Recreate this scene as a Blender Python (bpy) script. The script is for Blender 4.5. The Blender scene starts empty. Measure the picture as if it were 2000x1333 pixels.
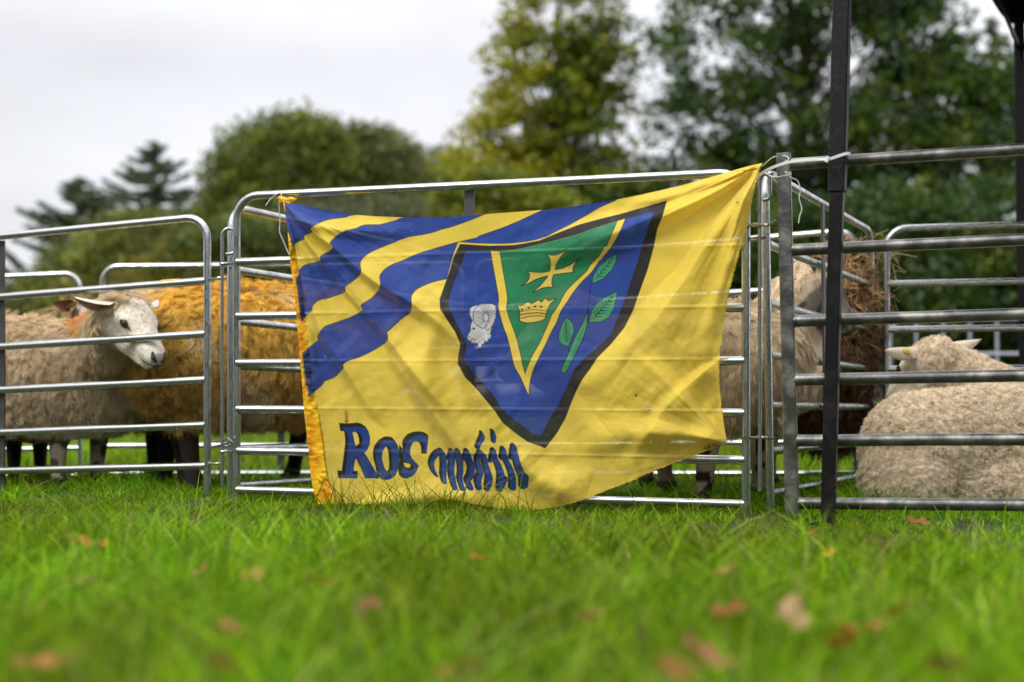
import bpy, math, random
import numpy as np
from mathutils import Vector, Matrix, Euler
from mathutils.bvhtree import BVHTree
R = math.radians
random.seed(7); rng = np.random.default_rng(7)
sc = bpy.context.scene
COL = sc.collection

# ------------------------------------------------------------------ camera
CAM_H = 0.40; PITCH = R(2.03); F = 2000*50/36.0
cam = bpy.data.cameras.new('camera'); cam.lens = 50; cam.sensor_width = 36
cam.clip_start = 0.05; cam.clip_end = 1500
co = bpy.data.objects.new('camera', cam); COL.objects.link(co)
co.location = (0, 0, CAM_H); co.rotation_euler = (math.pi/2+PITCH, 0, 0)
cam.dof.use_dof = True; cam.dof.focus_distance = 4.68; cam.dof.aperture_fstop = 1.6
sc.camera = co
# ------------------------------------------------------------------ world and sun
SUN_EL, SUN_AZ = R(48), R(228)
w = bpy.data.worlds.new('World'); sc.world = w; w.use_nodes = True
nt = w.node_tree; nt.nodes.clear()
def N(t, typ, **kw):
    n = t.nodes.new(typ)
    for k, v in kw.items(): setattr(n, k, v)
    return n
out = N(nt, 'ShaderNodeOutputWorld'); bg = N(nt, 'ShaderNodeBackground'); bg.inputs[1].default_value = 0.1
sky = N(nt, 'ShaderNodeTexSky', sky_type='NISHITA'); sky.sun_disc = False
sky.sun_elevation = SUN_EL; sky.sun_rotation = SUN_AZ
tc = N(nt, 'ShaderNodeTexCoord'); sep = N(nt, 'ShaderNodeSeparateXYZ')
nt.links.new(tc.outputs['Generated'], sep.inputs[0])
ramp = N(nt, 'ShaderNodeValToRGB'); e = ramp.color_ramp.elements
e[0].position = 0.0; e[0].color = (10.3, 10.4, 10.9, 1)
e[1].position = 1.0; e[1].color = (20, 19.8, 19.8, 1)
k = e.new(0.22); k.color = (9.3, 9.35, 9.9, 1)
k = e.new(0.45); k.color = (13.5, 13.4, 13.7, 1)
nt.links.new(sep.outputs[2], ramp.inputs[0])
mp = N(nt, 'ShaderNodeMapping'); mp.inputs['Scale'].default_value = (1.3, 1.3, 3.2); mp.inputs['Location'].default_value = (0.75, 0.2, 0.1)
nz = N(nt, 'ShaderNodeTexNoise'); nz.inputs['Scale'].default_value = 1.7; nz.inputs['Detail'].default_value = 5; nz.inputs['Roughness'].default_value = 0.5
nt.links.new(tc.outputs['Generated'], mp.inputs[0]); nt.links.new(mp.outputs[0], nz.inputs['Vector'])
mr = N(nt, 'ShaderNodeMapRange'); mr.inputs[1].default_value = 0.3; mr.inputs[2].default_value = 0.66; mr.inputs[3].default_value = 0.72; mr.inputs[4].default_value = 1.02
nt.links.new(nz.outputs[0], mr.inputs[0])
bank = N(nt, 'ShaderNodeMapRange'); bank.interpolation_type = 'SMOOTHSTEP'; bank.inputs[1].default_value = -0.42; bank.inputs[2].default_value = 0.02; bank.inputs[3].default_value = 0.84; bank.inputs[4].default_value = 1.03   # greyer cloud bank to the west
nt.links.new(sep.outputs[0], bank.inputs[0]); mul = N(nt, 'ShaderNodeMath', operation='MULTIPLY'); nt.links.new(mr.outputs[0], mul.inputs[0]); nt.links.new(bank.outputs[0], mul.inputs[1])
vm = N(nt, 'ShaderNodeVectorMath', operation='SCALE'); nt.links.new(ramp.outputs[0], vm.inputs[0]); nt.links.new(mul.outputs[0], vm.inputs['Scale'])
mix = N(nt, 'ShaderNodeMix', data_type='RGBA'); mix.inputs[0].default_value = 0.95
nt.links.new(sky.outputs[0], mix.inputs[6]); nt.links.new(vm.outputs[0], mix.inputs[7])
nt.links.new(mix.outputs[2], bg.inputs[0]); nt.links.new(bg.outputs[0], out.inputs[0])
sl = bpy.data.lights.new('sun', 'SUN'); sl.energy = 1.9; sl.angle = R(16); sl.color = (1, 0.965, 0.9)
so = bpy.data.objects.new('sun', sl); COL.objects.link(so)
sd = Vector((math.sin(SUN_AZ)*math.cos(SUN_EL), math.cos(SUN_AZ)*math.cos(SUN_EL), math.sin(SUN_EL)))
so.rotation_euler = sd.to_track_quat('Z', 'Y').to_euler(); so.location = sd*30
sc.view_settings.view_transform = 'Standard'; sc.view_settings.look = 'None'
sc.view_settings.exposure = 0.3; sc.view_settings.gamma = 1.0; sc.view_settings.use_curve_mapping = False
sc.render.engine = 'CYCLES'
try: sc.cycles.use_denoising = True
except Exception: pass
sc.cycles.max_bounces = 8; sc.cycles.transparent_max_bounces = 12

# ------------------------------------------------------------------ helpers
def P(px, py, Y):
    """photo pixel (2000 wide) and depth Y in metres -> world point"""
    a = (px-1000)/F; b = (666.5-py)/F
    d = np.array([a, math.cos(PITCH)-b*math.sin(PITCH), math.sin(PITCH)+b*math.cos(PITCH)])
    return np.array([0, 0, CAM_H]) + d*(Y/d[1])
def s2l(r, g, b):
    f = lambda c: (c/255/12.92) if c/255 <= 0.04045 else ((c/255+0.055)/1.055)**2.4
    return (f(r), f(g), f(b))
def ground_z(x, y):
    t = np.clip((np.asarray(y, float)-6.0)/1.4, 0, 1)
    return -0.06*t*t*(3-2*t) + 0.006*np.sin(np.asarray(x)*2.1+1)*np.cos(np.asarray(y)*1.7)

def tag(o, label=None, cat=None, group=None, kind=None):
    if label: o['label'] = label
    if cat: o['category'] = cat
    if group: o['group'] = group
    if kind: o['kind'] = kind
    return o
def thing(name, loc, label, cat, group=None):
    o = bpy.data.objects.new(name, None); COL.objects.link(o); o.location = tuple(loc); o.empty_display_size = 0.1
    return tag(o, label, cat, group)

def np_mesh(name, V, faces, mats, parent=None, cols=None, smooth=True, mat_idx=None, colname='Col'):
    """faces: list of (F,k) int arrays; V in world space; parent = root Empty or part (no rotation)"""
    V = np.asarray(V, np.float32)
    off = np.zeros(3)
    p = parent
    while p is not None:
        off += np.array(p.location); p = p.parent
    V = V - off.astype(np.float32)
    me = bpy.data.meshes.new(name)
    if not isinstance(faces, (list, tuple)): faces = [faces]
    faces = [np.asarray(f, np.int32) for f in faces if len(f)]
    loops = np.concatenate([f.ravel() for f in faces])
    tot = np.concatenate([np.full(len(f), f.shape[1], np.int32) for f in faces])
    st = np.concatenate([[0], np.cumsum(tot)[:-1]]).astype(np.int32)
    me.vertices.add(len(V)); me.vertices.foreach_set('co', V.ravel())
    me.loops.add(len(loops)); me.loops.foreach_set('vertex_index', loops)
    me.polygons.add(len(tot)); me.polygons.foreach_set('loop_start', st); me.polygons.foreach_set('loop_total', tot)
    if mat_idx is not None: me.polygons.foreach_set('material_index', np.asarray(mat_idx, np.int32))
    me.update(calc_edges=True)
    me.polygons.foreach_set('use_smooth', np.full(len(tot), smooth))
    if cols is not None:
        a = me.color_attributes.new(colname, 'FLOAT_COLOR', 'POINT')
        c = np.ones((len(V), 4), np.float32); c[:, :3] = cols
        a.data.foreach_set('color', c.ravel())
    if not isinstance(mats, (list, tuple)): mats = [mats]
    for m in mats: me.materials.append(m)
    o = bpy.data.objects.new(name, me); COL.objects.link(o)
    if parent is not None: o.parent = parent
    return o

class MB:
    def __init__(s): s.v = []; s.f = []
    def add(s, v, f):
        b = len(s.v); s.v += [tuple(x) for x in v]; s.f += [tuple(i+b for i in q) for q in f]
    def tube(s, pts, r, n=12, cap=True):
        pts = [Vector(p) for p in pts]; rs = r if hasattr(r, '__len__') else [r]*len(pts)
        vs = []; fs = []; ref = None
        for i, p in enumerate(pts):
            t = (pts[min(i+1, len(pts)-1)]-pts[max(i-1, 0)])
            if t.length < 1e-9: t = Vector((0, 0, 1))
            t.normalize()
            if ref is None:
                ref = Vector((0, 0, 1)) if abs(t.z) < 0.9 else Vector((1, 0, 0))
            a = (ref - t*ref.dot(t)).normalized(); b = t.cross(a); ref = a
            for k in range(n):
                an = 2*math.pi*k/n
                vs.append(p + (a*math.cos(an)+b*math.sin(an))*rs[i])
        for i in range(len(pts)-1):
            for k in range(n):
                k2 = (k+1) % n
                fs.append((i*n+k, i*n+k2, (i+1)*n+k2, (i+1)*n+k))
        if cap:
            fs.append(tuple(range(n-1, -1, -1))); m = (len(pts)-1)*n; fs.append(tuple(range(m, m+n)))
        s.add(vs, fs); return s
    def beam(s, p, q, side, w, d, bev=0.0):
        """rectangular tube from p to q; w along side, d across; optional bevelled edges"""
        p = Vector(p); q = Vector(q); t = (q-p).normalized(); a = Vector(side); a = (a-t*a.dot(t)).normalized(); b = t.cross(a)
        if bev > 0:
            prof = []
            for sx, sy in ((1, 1), (-1, 1), (-1, -1), (1, -1)):
                c1 = (sx*w/2, sy*(d/2-bev)); c2 = (sx*(w/2-bev), sy*d/2)
                prof += [c1, c2] if sx*sy > 0 else [c2, c1]
        else: prof = [(w/2, d/2), (-w/2, d/2), (-w/2, -d/2), (w/2, -d/2)]
        n = len(prof); vs = [p+a*x+b*y for x, y in prof]+[q+a*x+b*y for x, y in prof]
        fs = [(k, (k+1) % n, n+(k+1) % n, n+k) for k in range(n)]+[tuple(range(n-1, -1, -1)), tuple(range(n, 2*n))]
        s.add(vs, fs); return s
    def ball(s, c, r, sc3=(1, 1, 1), n=10, m=7, rot=None):
        vs = []; fs = []
        for i in range(m+1):
            th = math.pi*i/m
            for k in range(n):
                ph = 2*math.pi*k/n
                v = Vector((math.sin(th)*math.cos(ph)*sc3[0], math.sin(th)*math.sin(ph)*sc3[1], math.cos(th)*sc3[2]))*r
                if rot is not None: v = rot @ v
                vs.append(Vector(c)+v)
        for i in range(m):
            for k in range(n): fs.append((i*n+k, (i+1)*n+k, (i+1)*n+(k+1) % n, i*n+(k+1) % n))
        s.add(vs, fs); return s
    def build(s, name, mat, parent=None, smooth=True):
        off = Vector((0, 0, 0)); p = parent
        while p is not None: off += p.location; p = p.parent
        me = bpy.data.meshes.new(name); me.from_pydata([tuple(Vector(v)-off) for v in s.v], [], s.f); me.update()
        me.materials.append(mat)
        if smooth:
            me.polygons.foreach_set('use_smooth', [True]*len(me.polygons))
            me.set_sharp_from_angle(angle=R(38))
        o = bpy.data.objects.new(name, me); COL.objects.link(o)
        if parent is not None: o.parent = parent
        return o

# ------------------------------------------------------------------ materials
def newmat(name):
    m = bpy.data.materials.new(name); m.use_nodes = True; t = m.node_tree; t.nodes.clear()
    o = N(t, 'ShaderNodeOutputMaterial'); b = N(t, 'ShaderNodeBsdfPrincipled'); t.links.new(b.outputs[0], o.inputs[0])
    return m, t, b, o
def mat(name, c, rough=0.6, metal=0.0, c2=None, scale=8, detail=4, rough2=None, bump=0.0, bscale=None, lo=0.35, hi=0.65, attr=None, spec=None, stretch=None):
    m, t, b, o = newmat(name)
    tc = N(t, 'ShaderNodeTexCoord'); mpp = N(t, 'ShaderNodeMapping'); t.links.new(tc.outputs['Object'], mpp.inputs[0])
    if stretch: mpp.inputs['Scale'].default_value = stretch
    nz = N(t, 'ShaderNodeTexNoise'); nz.inputs['Scale'].default_value = scale; nz.inputs['Detail'].default_value = detail
    t.links.new(mpp.outputs[0], nz.inputs['Vector'])
    mr = N(t, 'ShaderNodeMapRange'); mr.inputs[1].default_value = lo; mr.inputs[2].default_value = hi; t.links.new(nz.outputs[0], mr.inputs[0])
    if attr:
        at = N(t, 'ShaderNodeAttribute'); at.attribute_name = attr
        if c2 is not None:
            mx = N(t, 'ShaderNodeMix', data_type='RGBA', blend_type='MULTIPLY'); mx.inputs[0].default_value = 1
            mc = N(t, 'ShaderNodeMix', data_type='RGBA'); mc.inputs[6].default_value = (*c, 1); mc.inputs[7].default_value = (*c2, 1)
            t.links.new(mr.outputs[0], mc.inputs[0]); t.links.new(at.outputs['Color'], mx.inputs[6]); t.links.new(mc.outputs[2], mx.inputs[7])
            t.links.new(mx.outputs[2], b.inputs['Base Color'])
        else: t.links.new(at.outputs['Color'], b.inputs['Base Color'])
    elif c2 is not None:
        mx = N(t, 'ShaderNodeMix', data_type='RGBA'); mx.inputs[6].default_value = (*c, 1); mx.inputs[7].default_value = (*c2, 1)
        t.links.new(mr.outputs[0], mx.inputs[0]); t.links.new(mx.outputs[2], b.inputs['Base Color'])
    else: b.inputs['Base Color'].default_value = (*c, 1)
    b.inputs['Metallic'].default_value = metal
    if spec is not None: b.inputs['Specular IOR Level'].default_value = spec
    if rough2 is not None:
        m2 = N(t, 'ShaderNodeMapRange'); m2.inputs[1].default_value = lo; m2.inputs[2].default_value = hi; m2.inputs[3].default_value = rough; m2.inputs[4].default_value = rough2
        t.links.new(nz.outputs[0], m2.inputs[0]); t.links.new(m2.outputs[0], b.inputs['Roughness'])
    else: b.inputs['Roughness'].default_value = rough
    if bump:
        n2 = N(t, 'ShaderNodeTexNoise'); n2.inputs['Scale'].default_value = bscale or scale*3; n2.inputs['Detail'].default_value = 4
        t.links.new(tc.outputs['Object'], n2.inputs['Vector'])
        bp = N(t, 'ShaderNodeBump'); bp.inputs['Strength'].default_value = bump; bp.inputs['Distance'].default_value = 0.01
        t.links.new(n2.outputs[0], bp.inputs['Height']); t.links.new(bp.outputs[0], b.inputs['Normal'])
    return m
def leafy(name, trans=0.4, rough=0.5, spec=0.3, attr='Col'):
    m, t, b, o = newmat(name)
    at = N(t, 'ShaderNodeAttribute'); at.attribute_name = attr
    t.links.new(at.outputs['Color'], b.inputs['Base Color']); b.inputs['Roughness'].default_value = rough; b.inputs['Specular IOR Level'].default_value = spec
    tr = N(t, 'ShaderNodeBsdfTranslucent'); t.links.new(at.outputs['Color'], tr.inputs[0])
    mx = N(t, 'ShaderNodeMixShader'); mx.inputs[0].default_value = trans
    t.links.new(b.outputs[0], mx.inputs[1]); t.links.new(tr.outputs[0], mx.inputs[2]); t.links.new(mx.outputs[0], o.inputs[0])
    return m
M = {}
M['galv'] = mat('galvanised_steel', (0.60, 0.62, 0.62), 0.20, 1.0, c2=(0.36, 0.38, 0.38), scale=22, detail=8, rough2=0.38, bump=0.035, bscale=60)
M['galv_dull'] = mat('dull_galvanised_steel', (0.42, 0.44, 0.44), 0.25, 0.95, c2=(0.28, 0.29, 0.3), scale=30, rough2=0.4, bump=0.06, bscale=80)
M['old_steel'] = mat('weathered_steel', (0.14, 0.14, 0.14), 0.28, 0.85, c2=(0.32, 0.31, 0.29), scale=16, detail=8, rough2=0.42, bump=0.10, bscale=90, lo=0.45, hi=0.68)
M['strut'] = mat('flat_bar_steel', (0.12, 0.125, 0.12), 0.45, 0.7, c2=(0.08, 0.08, 0.08), scale=14)
M['black_paint'] = mat('black_powder_coat', (0.005, 0.005, 0.006), 0.42, 0.0, c2=(0.012, 0.011, 0.010), scale=24, detail=8, rough2=0.6, bump=0.1, bscale=200, lo=0.5, hi=0.72, spec=.2)
M['black_sleeve'] = mat('dark_sleeve_paint', (0.006, 0.006, 0.007), 0.5, 0.0, c2=(0.02, 0.019, 0.018), scale=60, detail=8, rough2=0.65, bump=0.2, bscale=260, lo=0.5, hi=0.75, spec=.2)
M['canopy'] = mat('black_canopy_fabric', (0.012, 0.013, 0.012), 0.85, c2=(0.03, 0.03, 0.026), scale=4)
M['bar_white'] = mat('pale_barrier_paint', (0.42, 0.42, 0.50), 0.45, 0.2, c2=(0.34, 0.34, 0.42), scale=4)
M['tie'] = mat('white_nylon', (0.78, 0.78, 0.76), 0.35, c2=(0.68, 0.68, 0.66), scale=40)
M['string'] = mat('white_string', (0.72, 0.71, 0.68), 0.85, c2=(0.55, 0.54, 0.50), scale=200)
M['soil'] = mat('soil_and_thatch', (0.02, 0.03, 0.007), 0.95, c2=(0.045, 0.04, 0.018), scale=9, detail=8, bump=0.6, bscale=40)
M['grass'] = leafy('grass_blade', 0.30, 0.6, 0.07)
M['leaf'] = leafy('tree_leaf', 0.35, 0.35, 0.3)
M['fallen'] = leafy('dry_leaf', 0.25, 0.6, 0.25)
M['bark'] = mat('bark', (0.05, 0.042, 0.034), 0.9, c2=(0.1, 0.085, 0.07), scale=5, detail=8, bump=0.6, bscale=12)
M['wool'] = mat('wool_fibre', (1, 1, 1), 0.95, attr='Col', spec=0.02)
M['skin'] = mat('sheep_skin', (0.9, 0.9, 0.9), 0.75, c2=(1.05, 1.05, 1.05), scale=40, attr='Col', spec=0.2, bump=0.25, bscale=220)
M['eye'] = mat('sheep_eye', (0.012, 0.010, 0.008), 0.08, c2=(0.05, 0.035, 0.012), scale=30, spec=0.6)
M['dark_skin'] = mat('dark_nose_skin', (0.012, 0.011, 0.011), 0.4, c2=(0.03, 0.027, 0.027), scale=50)
M['ear_in'] = mat('pink_ear_skin', (0.50, 0.24, 0.17), 0.7, c2=(0.36, 0.15, 0.10), scale=30)
M['tag'] = mat('yellow_plastic_tag', (0.75, 0.55, 0.03), 0.4, c2=(0.6, 0.42, 0.02), scale=30)
M['hay'] = mat('hay_strand', (1, 1, 1), 0.7, attr='Col', spec=0.2)
M['hay_core'] = mat('packed_hay', (0.10, 0.055, 0.025), 0.9, c2=(0.25, 0.15, 0.07), scale=14, detail=8, bump=0.9, bscale=30)

# ------------------------------------------------------------------ ground sheet
def make_ground():
    ys = np.concatenate([np.linspace(-60, 0.2, 12), np.linspace(0.4, 9, 120), np.linspace(9.3, 60, 60), np.linspace(66, 900, 30)])
    xs = np.concatenate([np.linspace(-700, -14, 24), np.linspace(-13, 13, 180), np.linspace(14, 700, 24)])
    X, Y = np.meshgrid(xs, ys); Z = ground_z(X, Y) + np.where(abs(X) < 13, 0.008*np.sin(X*7.3+Y*3.1)*np.sin(Y*6.1-X*2.0), 0)
    V = np.stack([X, Y, Z], -1).reshape(-1, 3); nx, ny = len(xs), len(ys)
    i = np.arange(nx*(ny-1)).reshape(ny-1, nx)[:, :-1].ravel()
    o = np_mesh('ground', V, np.stack([i, i+1, i+nx+1, i+nx], 1), M['soil'])
    tag(o, 'grassy earth of the show field', kind='structure')
make_ground()

# ------------------------------------------------------------------ grass
def blades(n, x, y, z, h, w, col, lean=0.5, seg=3):
    th = rng.uniform(0, 2*np.pi, n); wd = np.stack([np.cos(th), np.sin(th), np.zeros(n)], 1)
    ph = rng.uniform(0, 2*np.pi, n); ld = np.stack([np.cos(ph), np.sin(ph), np.zeros(n)], 1)
    L = h*rng.uniform(0.1, 1.0, n)**1.3*lean*2
    droop = rng.uniform(0, 1, n)**3*0.55
    base = np.stack([x, y, z], 1)
    nv = 2*seg+1; V = np.zeros((n, nv, 3), np.float32)
    for s in range(seg+1):
        t = s/seg
        c = base + ld*(L*t**1.8)[:, None] + np.stack([np.zeros(n), np.zeros(n), h*(t - droop*t**3)], 1)
        if s < seg:
            ww = w*(1-0.75*t**1.6)/2
            V[:, 2*s] = c - wd*ww[:, None]; V[:, 2*s+1] = c + wd*ww[:, None]
        else: V[:, 2*s] = c
    b = (np.arange(n)*nv)[:, None]
    q = np.concatenate([b+np.array([2*s, 2*s+1, 2*s+3, 2*s+2]) for s in range(seg-1)], 0)
    tr = b+np.array([2*seg-2, 2*seg-1, 2*seg])
    C = np.repeat(col, nv, 0)
    return V.reshape(-1, 3), q, tr, C
def grass_cols(n, x, y, far=False):
    pal = np.array([(0.18, 0.35, 0.005), (0.115, 0.26, 0.007), (0.26, 0.42, 0.006), (0.055, 0.14, 0.008), (0.32, 0.42, 0.06)])
    pr = np.array([0.34, 0.24, 0.22, 0.12, 0.08])
    c = pal[rng.choice(5, n, p=pr)]*rng.uniform(0.75, 1.2, (n, 1))
    patch = np.clip(0.5+0.35*vnoise(x*1.3, y*1.1, 53)+0.3*vnoise(x*9, y*7, 54), 0, 1)
    c = c*(0.62+0.72*patch)[:, None]; c[:, 0] *= 0.85+0.35*(1-patch)
    dry = rng.random(n) < 0.035
    c[dry] = np.array([0.36, 0.30, 0.13])*rng.uniform(0.6, 1.1, (dry.sum(), 1))
    return c
def vnoise(x, y, seed):
    r = np.random.default_rng(seed); g = r.normal(size=(64, 64)); xi = np.floor(x).astype(int) % 64; yi = np.floor(y).astype(int) % 64
    fx = x-np.floor(x); fy = y-np.floor(y); fx = fx*fx*(3-2*fx); fy = fy*fy*(3-2*fy); x1 = (xi+1) % 64; y1 = (yi+1) % 64
    return (g[yi, xi]*(1-fx)+g[yi, x1]*fx)*(1-fy)+(g[y1, xi]*(1-fx)+g[y1, x1]*fx)*fy
def scatter(n, y0, y1, pad, pw=1.0):
    y = y0 + (y1-y0)*rng.random(n*3)**pw; hw = 0.37*y+pad
    keep = rng.random(n*3) < hw/hw.max(); y = y[keep][:n]
    x = rng.uniform(-1, 1, len(y))*(0.37*y+pad); return x, y
VV = []; QQ = []; TT = []; CC = []; base = 0
def addblades(x, y, h, w, lean, far=False):
    global base
    n = len(x); z = ground_z(x, y)-0.005
    V, q, t, C = blades(n, x, y, z, h, w, grass_cols(n, x, y, far), lean)
    VV.append(V); QQ.append(q+base); TT.append(t+base); CC.append(C); base += len(V)
def tuft(x, y):
    f = np.clip(1+0.36*vnoise(x*11, y*9, 51)+0.22*vnoise(x*3.1, y*2.3, 52), 0.35, 1.8)
    ye = y+0.28*x; a = np.clip((ye-3.3)/0.7, 0, 1); b = np.clip((y-6.2)/1.0, 0, 1); k = 0.62-0.30*np.clip((y-(4.72-0.27*x))/0.35, 0, 1); return f*(1-k*a*a*(3-2*a)*(1-b*b*(3-2*b)))
x, y = scatter(112000, 0.9, 5.7, 0.35); n = len(x)
h = rng.gamma(7, 0.0094, n)*tuft(x, y)*(0.95+0.12*np.sin(x*1.7+y)); addblades(x, y, h, rng.uniform(0.0022, 0.0052, n), 0.95)
x, y = scatter(6500, 0.9, 3.9, 0.35); kp = y+0.28*x < 3.6; x, y = x[kp], y[kp]; n = len(x); addblades(x, y, rng.uniform(0.09, 0.16, n), rng.uniform(0.0035, 0.0075, n), 1.0)
x = np.concatenate([rng.normal(-.42, .13, 110), rng.normal(-.15, .10, 50), rng.uniform(-2, 2, 60)]); y = 4.56-0.19*x+rng.normal(0, 0.06, len(x)); addblades(x, y, rng.uniform(0.08, 0.19, len(x)), rng.uniform(0.003, 0.005, len(x)), 0.8)
# longer stems along the foot of the fence, untrodden
x = rng.uniform(-2.2, 2.2, 800); y = 4.62+0.0*x-0.19*x+rng.normal(0, 0.16, len(x))*1.0; y = np.where(x > 0.9, 4.25-0.12*(x-0.9)+rng.normal(0, 0.15, len(x)), y)
addblades(x, y, rng.gamma(5, 0.0095, len(x)), rng.uniform(0.0024, 0.0046, len(x)), 0.6)
x, y = scatter(110000, 5.7, 13, 0.6); n = len(x); addblades(x, y, rng.gamma(9, 0.0075, n)*tuft(x, y), rng.uniform(0.004, 0.008, n), 0.6)
x, y = scatter(110000, 13, 60, 2, 1.2); n = len(x); addblades(x, y, rng.gamma(9, 0.011, n), rng.uniform(0.012, 0.03, n), 0.7, True)
g = np_mesh('grass', np.concatenate(VV), [np.concatenate(QQ), np.concatenate(TT)], M['grass'], cols=np.concatenate(CC), smooth=False)
tag(g, 'lush green lawn grass covering the field', 'grass', kind='stuff')
del VV, QQ, TT, CC

# ------------------------------------------------------------------ trees
def leaves(C, col, size, rng=rng):
    n = len(C)
    a = rng.normal(size=(n, 3)); a /= np.linalg.norm(a, axis=1)[:, None]
    b = rng.normal(size=(n, 3)); b -= a*(a*b).sum(1)[:, None]; b /= np.linalg.norm(b, axis=1)[:, None]
    s = (size*rng.uniform(0.6, 1.3, n))[:, None]
    V = np.stack([C-a*s, C-b*s*0.55, C+a*s, C+b*s*0.55], 1).reshape(-1, 3)
    return V, np.arange(4*n).reshape(-1, 4), np.repeat(col, 4, 0)
def broadleaf(name, label, bx, by, H, lobes, pal, nclump, per, lsize, cs=0.55, group=None, trunk_r=0.3, yellow=None, flat=0.6, shell=0.45, fill=0.0):
    """lobes: (dx, dz, rx, ry, rz) crown ellipsoids relative to the foot"""
    bz = float(ground_z(bx, by))-0.05
    root = thing(name, (bx, by, bz), label, 'tree', group)
    lobes = np.array([(l[0], l[1], l[2], l[3], l[4]) for l in lobes], float)
    vol = (lobes[:, 2]*lobes[:, 3]*lobes[:, 4])**0.75; li = rng.choice(len(lobes), nclump, p=vol/vol.sum())
    d = rng.normal(size=(nclump, 3)); d /= np.linalg.norm(d, axis=1)[:, None]
    rr = np.where(rng.random(nclump) < .55, rng.uniform(.9, 1.03, nclump), (shell + (1-shell)*rng.random(nclump))**0.6)
    L = lobes[li]
    cen = np.stack([bx+L[:, 0]+d[:, 0]*L[:, 2]*rr, by+d[:, 1]*L[:, 3]*rr, bz+L[:, 1]+d[:, 2]*L[:, 4]*rr], 1)
    cr = cs*rng.uniform(0.55, 1.35, nclump)
    pal = np.array(pal); cc = pal[rng.integers(0, len(pal), nclump)]*rng.uniform(0.5, 1.4, (nclump, 1))
    if yellow is not None:
        yc, yf = yellow; wgt = np.clip(yf(cen-np.array([bx, by, bz]))+rng.normal(0, 0.22, nclump), 0, 1)[:, None]
        cc = cc*(1-wgt)+np.array(yc)*rng.uniform(0.75, 1.25, (nclump, 1))*wgt
    k = np.repeat(np.arange(nclump), per)
    off = rng.normal(size=(len(k), 3)); off *= (rng.random(len(k))**0.42/np.linalg.norm(off, axis=1))[:, None]; off[:, 2] *= flat
    C = cen[k]+off*cr[k][:, None]; C[:, 2] = np.maximum(C[:, 2], bz+0.3)
    col = cc[k]*rng.uniform(0.75, 1.25, (len(k), 1))
    V, Fq, Cq = leaves(C, col, lsize)
    # trunk and limbs
    mb = MB(); top = lobes[np.argmax(lobes[:, 1])]
    pts = [Vector((bx, by, bz))]; nseg = 9; zt = bz+top[1]+top[4]*0.55
    for i in range(1, nseg+1):
        t = i/nseg; pts.append(Vector((bx+top[0]*t*t+random.uniform(-1, 1)*0.12*t*trunk_r*3, by+random.uniform(-1, 1)*0.1, bz+(zt-bz)*t)))
    mb.tube(pts, [trunk_r*(1.25 if i == 0 else 1)*(1-0.86*i/nseg) for i in range(nseg+1)], 10)
    for c in cen[rng.choice(nclump, min(nclump, 46), replace=False)]:
        c = Vector(c); hfrac = min(0.92, max(0.12, (c.z-bz)/(zt-bz)*0.72)); i = hfrac*nseg; i0 = int(i); s0 = pts[i0].lerp(pts[min(i0+1, nseg)], i-i0)
        mid = s0.lerp(c, 0.5)+Vector((random.uniform(-.2, .2), random.uniform(-.2, .2), -0.08*(c-s0).length))
        r0 = trunk_r*(1-0.86*hfrac)*0.42
        mb.tube([s0, s0.lerp(mid, .5), mid, mid.lerp(c, .55), c], [r0, r0*.8, r0*.55, r0*.33, 0.012], 6, cap=False)
    mb.build('trunk', M['bark'], root)
    np_mesh('crown', V, Fq, M['leaf'], root, cols=Cq, smooth=False)
    return root
def px2x(px, Y): return (px-1000)/F*Y
def py2z(py, Y): return float(P(1000, py, Y)[2])
def lobes_px(bx, Y, lst):
    """crown lobes measured in photo pixels: (cx, cy, rx, ry) -> metres"""
    return [(px2x(cx, Y)-bx, py2z(cy, Y), rx/F*Y, rx/F*Y*0.8 if rd is None else rd, ry/F*Y) for cx, cy, rx, ry, rd in lst]
G1 = [(0.11, 0.17, 0.012), (0.15, 0.20, 0.014), (0.06, 0.11, 0.012), (0.20, 0.22, 0.015)]
G2 = [(0.038, 0.095, 0.012), (0.055, 0.12, 0.013), (0.02, 0.055, 0.010), (0.11, 0.165, 0.014)]
G3 = [(0.17, 0.21, 0.03), (0.13, 0.18, 0.03), (0.24, 0.26, 0.035), (0.08, 0.12, 0.025)]
OL = [(0.22, 0.21, 0.04), (0.15, 0.165, 0.04), (0.27, 0.24, 0.04)]
YEL = (0.44, 0.40, 0.014)
TG = 'trees around the edge of the field'
# big dark tree right of centre
Y = 38; bx = px2x(1560, Y)
broadleaf('large_tree', 'huge dark green tree right of centre behind the black pole, sky sparkling through it', bx, Y, 16,
  lobes_px(bx, Y, [(1420, 60, 170, 130, None), (1600, -60, 230, 160, None), (1690, 90, 160, 140, None), (1390, 230, 130, 100, None), (1560, 260, 170, 120, None), (1480, 360, 190, 80, None), (1350, 350, 120, 60, None), (1700, 300, 150, 110, None)]),
  G2, 950, 30, 0.10, cs=0.6, group=TG, trunk_r=0.42)
# tall yellowing tree
Y = 34; bx = px2x(1090, Y)
broadleaf('large_tree', 'tall tree with leaves turning yellow, left of the huge dark tree', bx, Y, 14,
  lobes_px(bx, Y, [(1100, 20, 110, 80, None), (1075, 100, 120, 60, None), (1170, 120, 75, 60, None), (1060, 180, 125, 60, None), (1150, 200, 80, 50, None), (1040, 250, 130, 55, None), (1130, 270, 100, 60, None), (1000, 320, 135, 55, None), (1090, 370, 170, 55, None), (1210, 350, 80, 55, None)]),
  G1, 800, 30, 0.085, cs=0.52, group=TG, trunk_r=0.32, flat=0.45,
  yellow=(YEL, lambda d: 0.28-0.26*(d[:, 0]+.3)))
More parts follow.
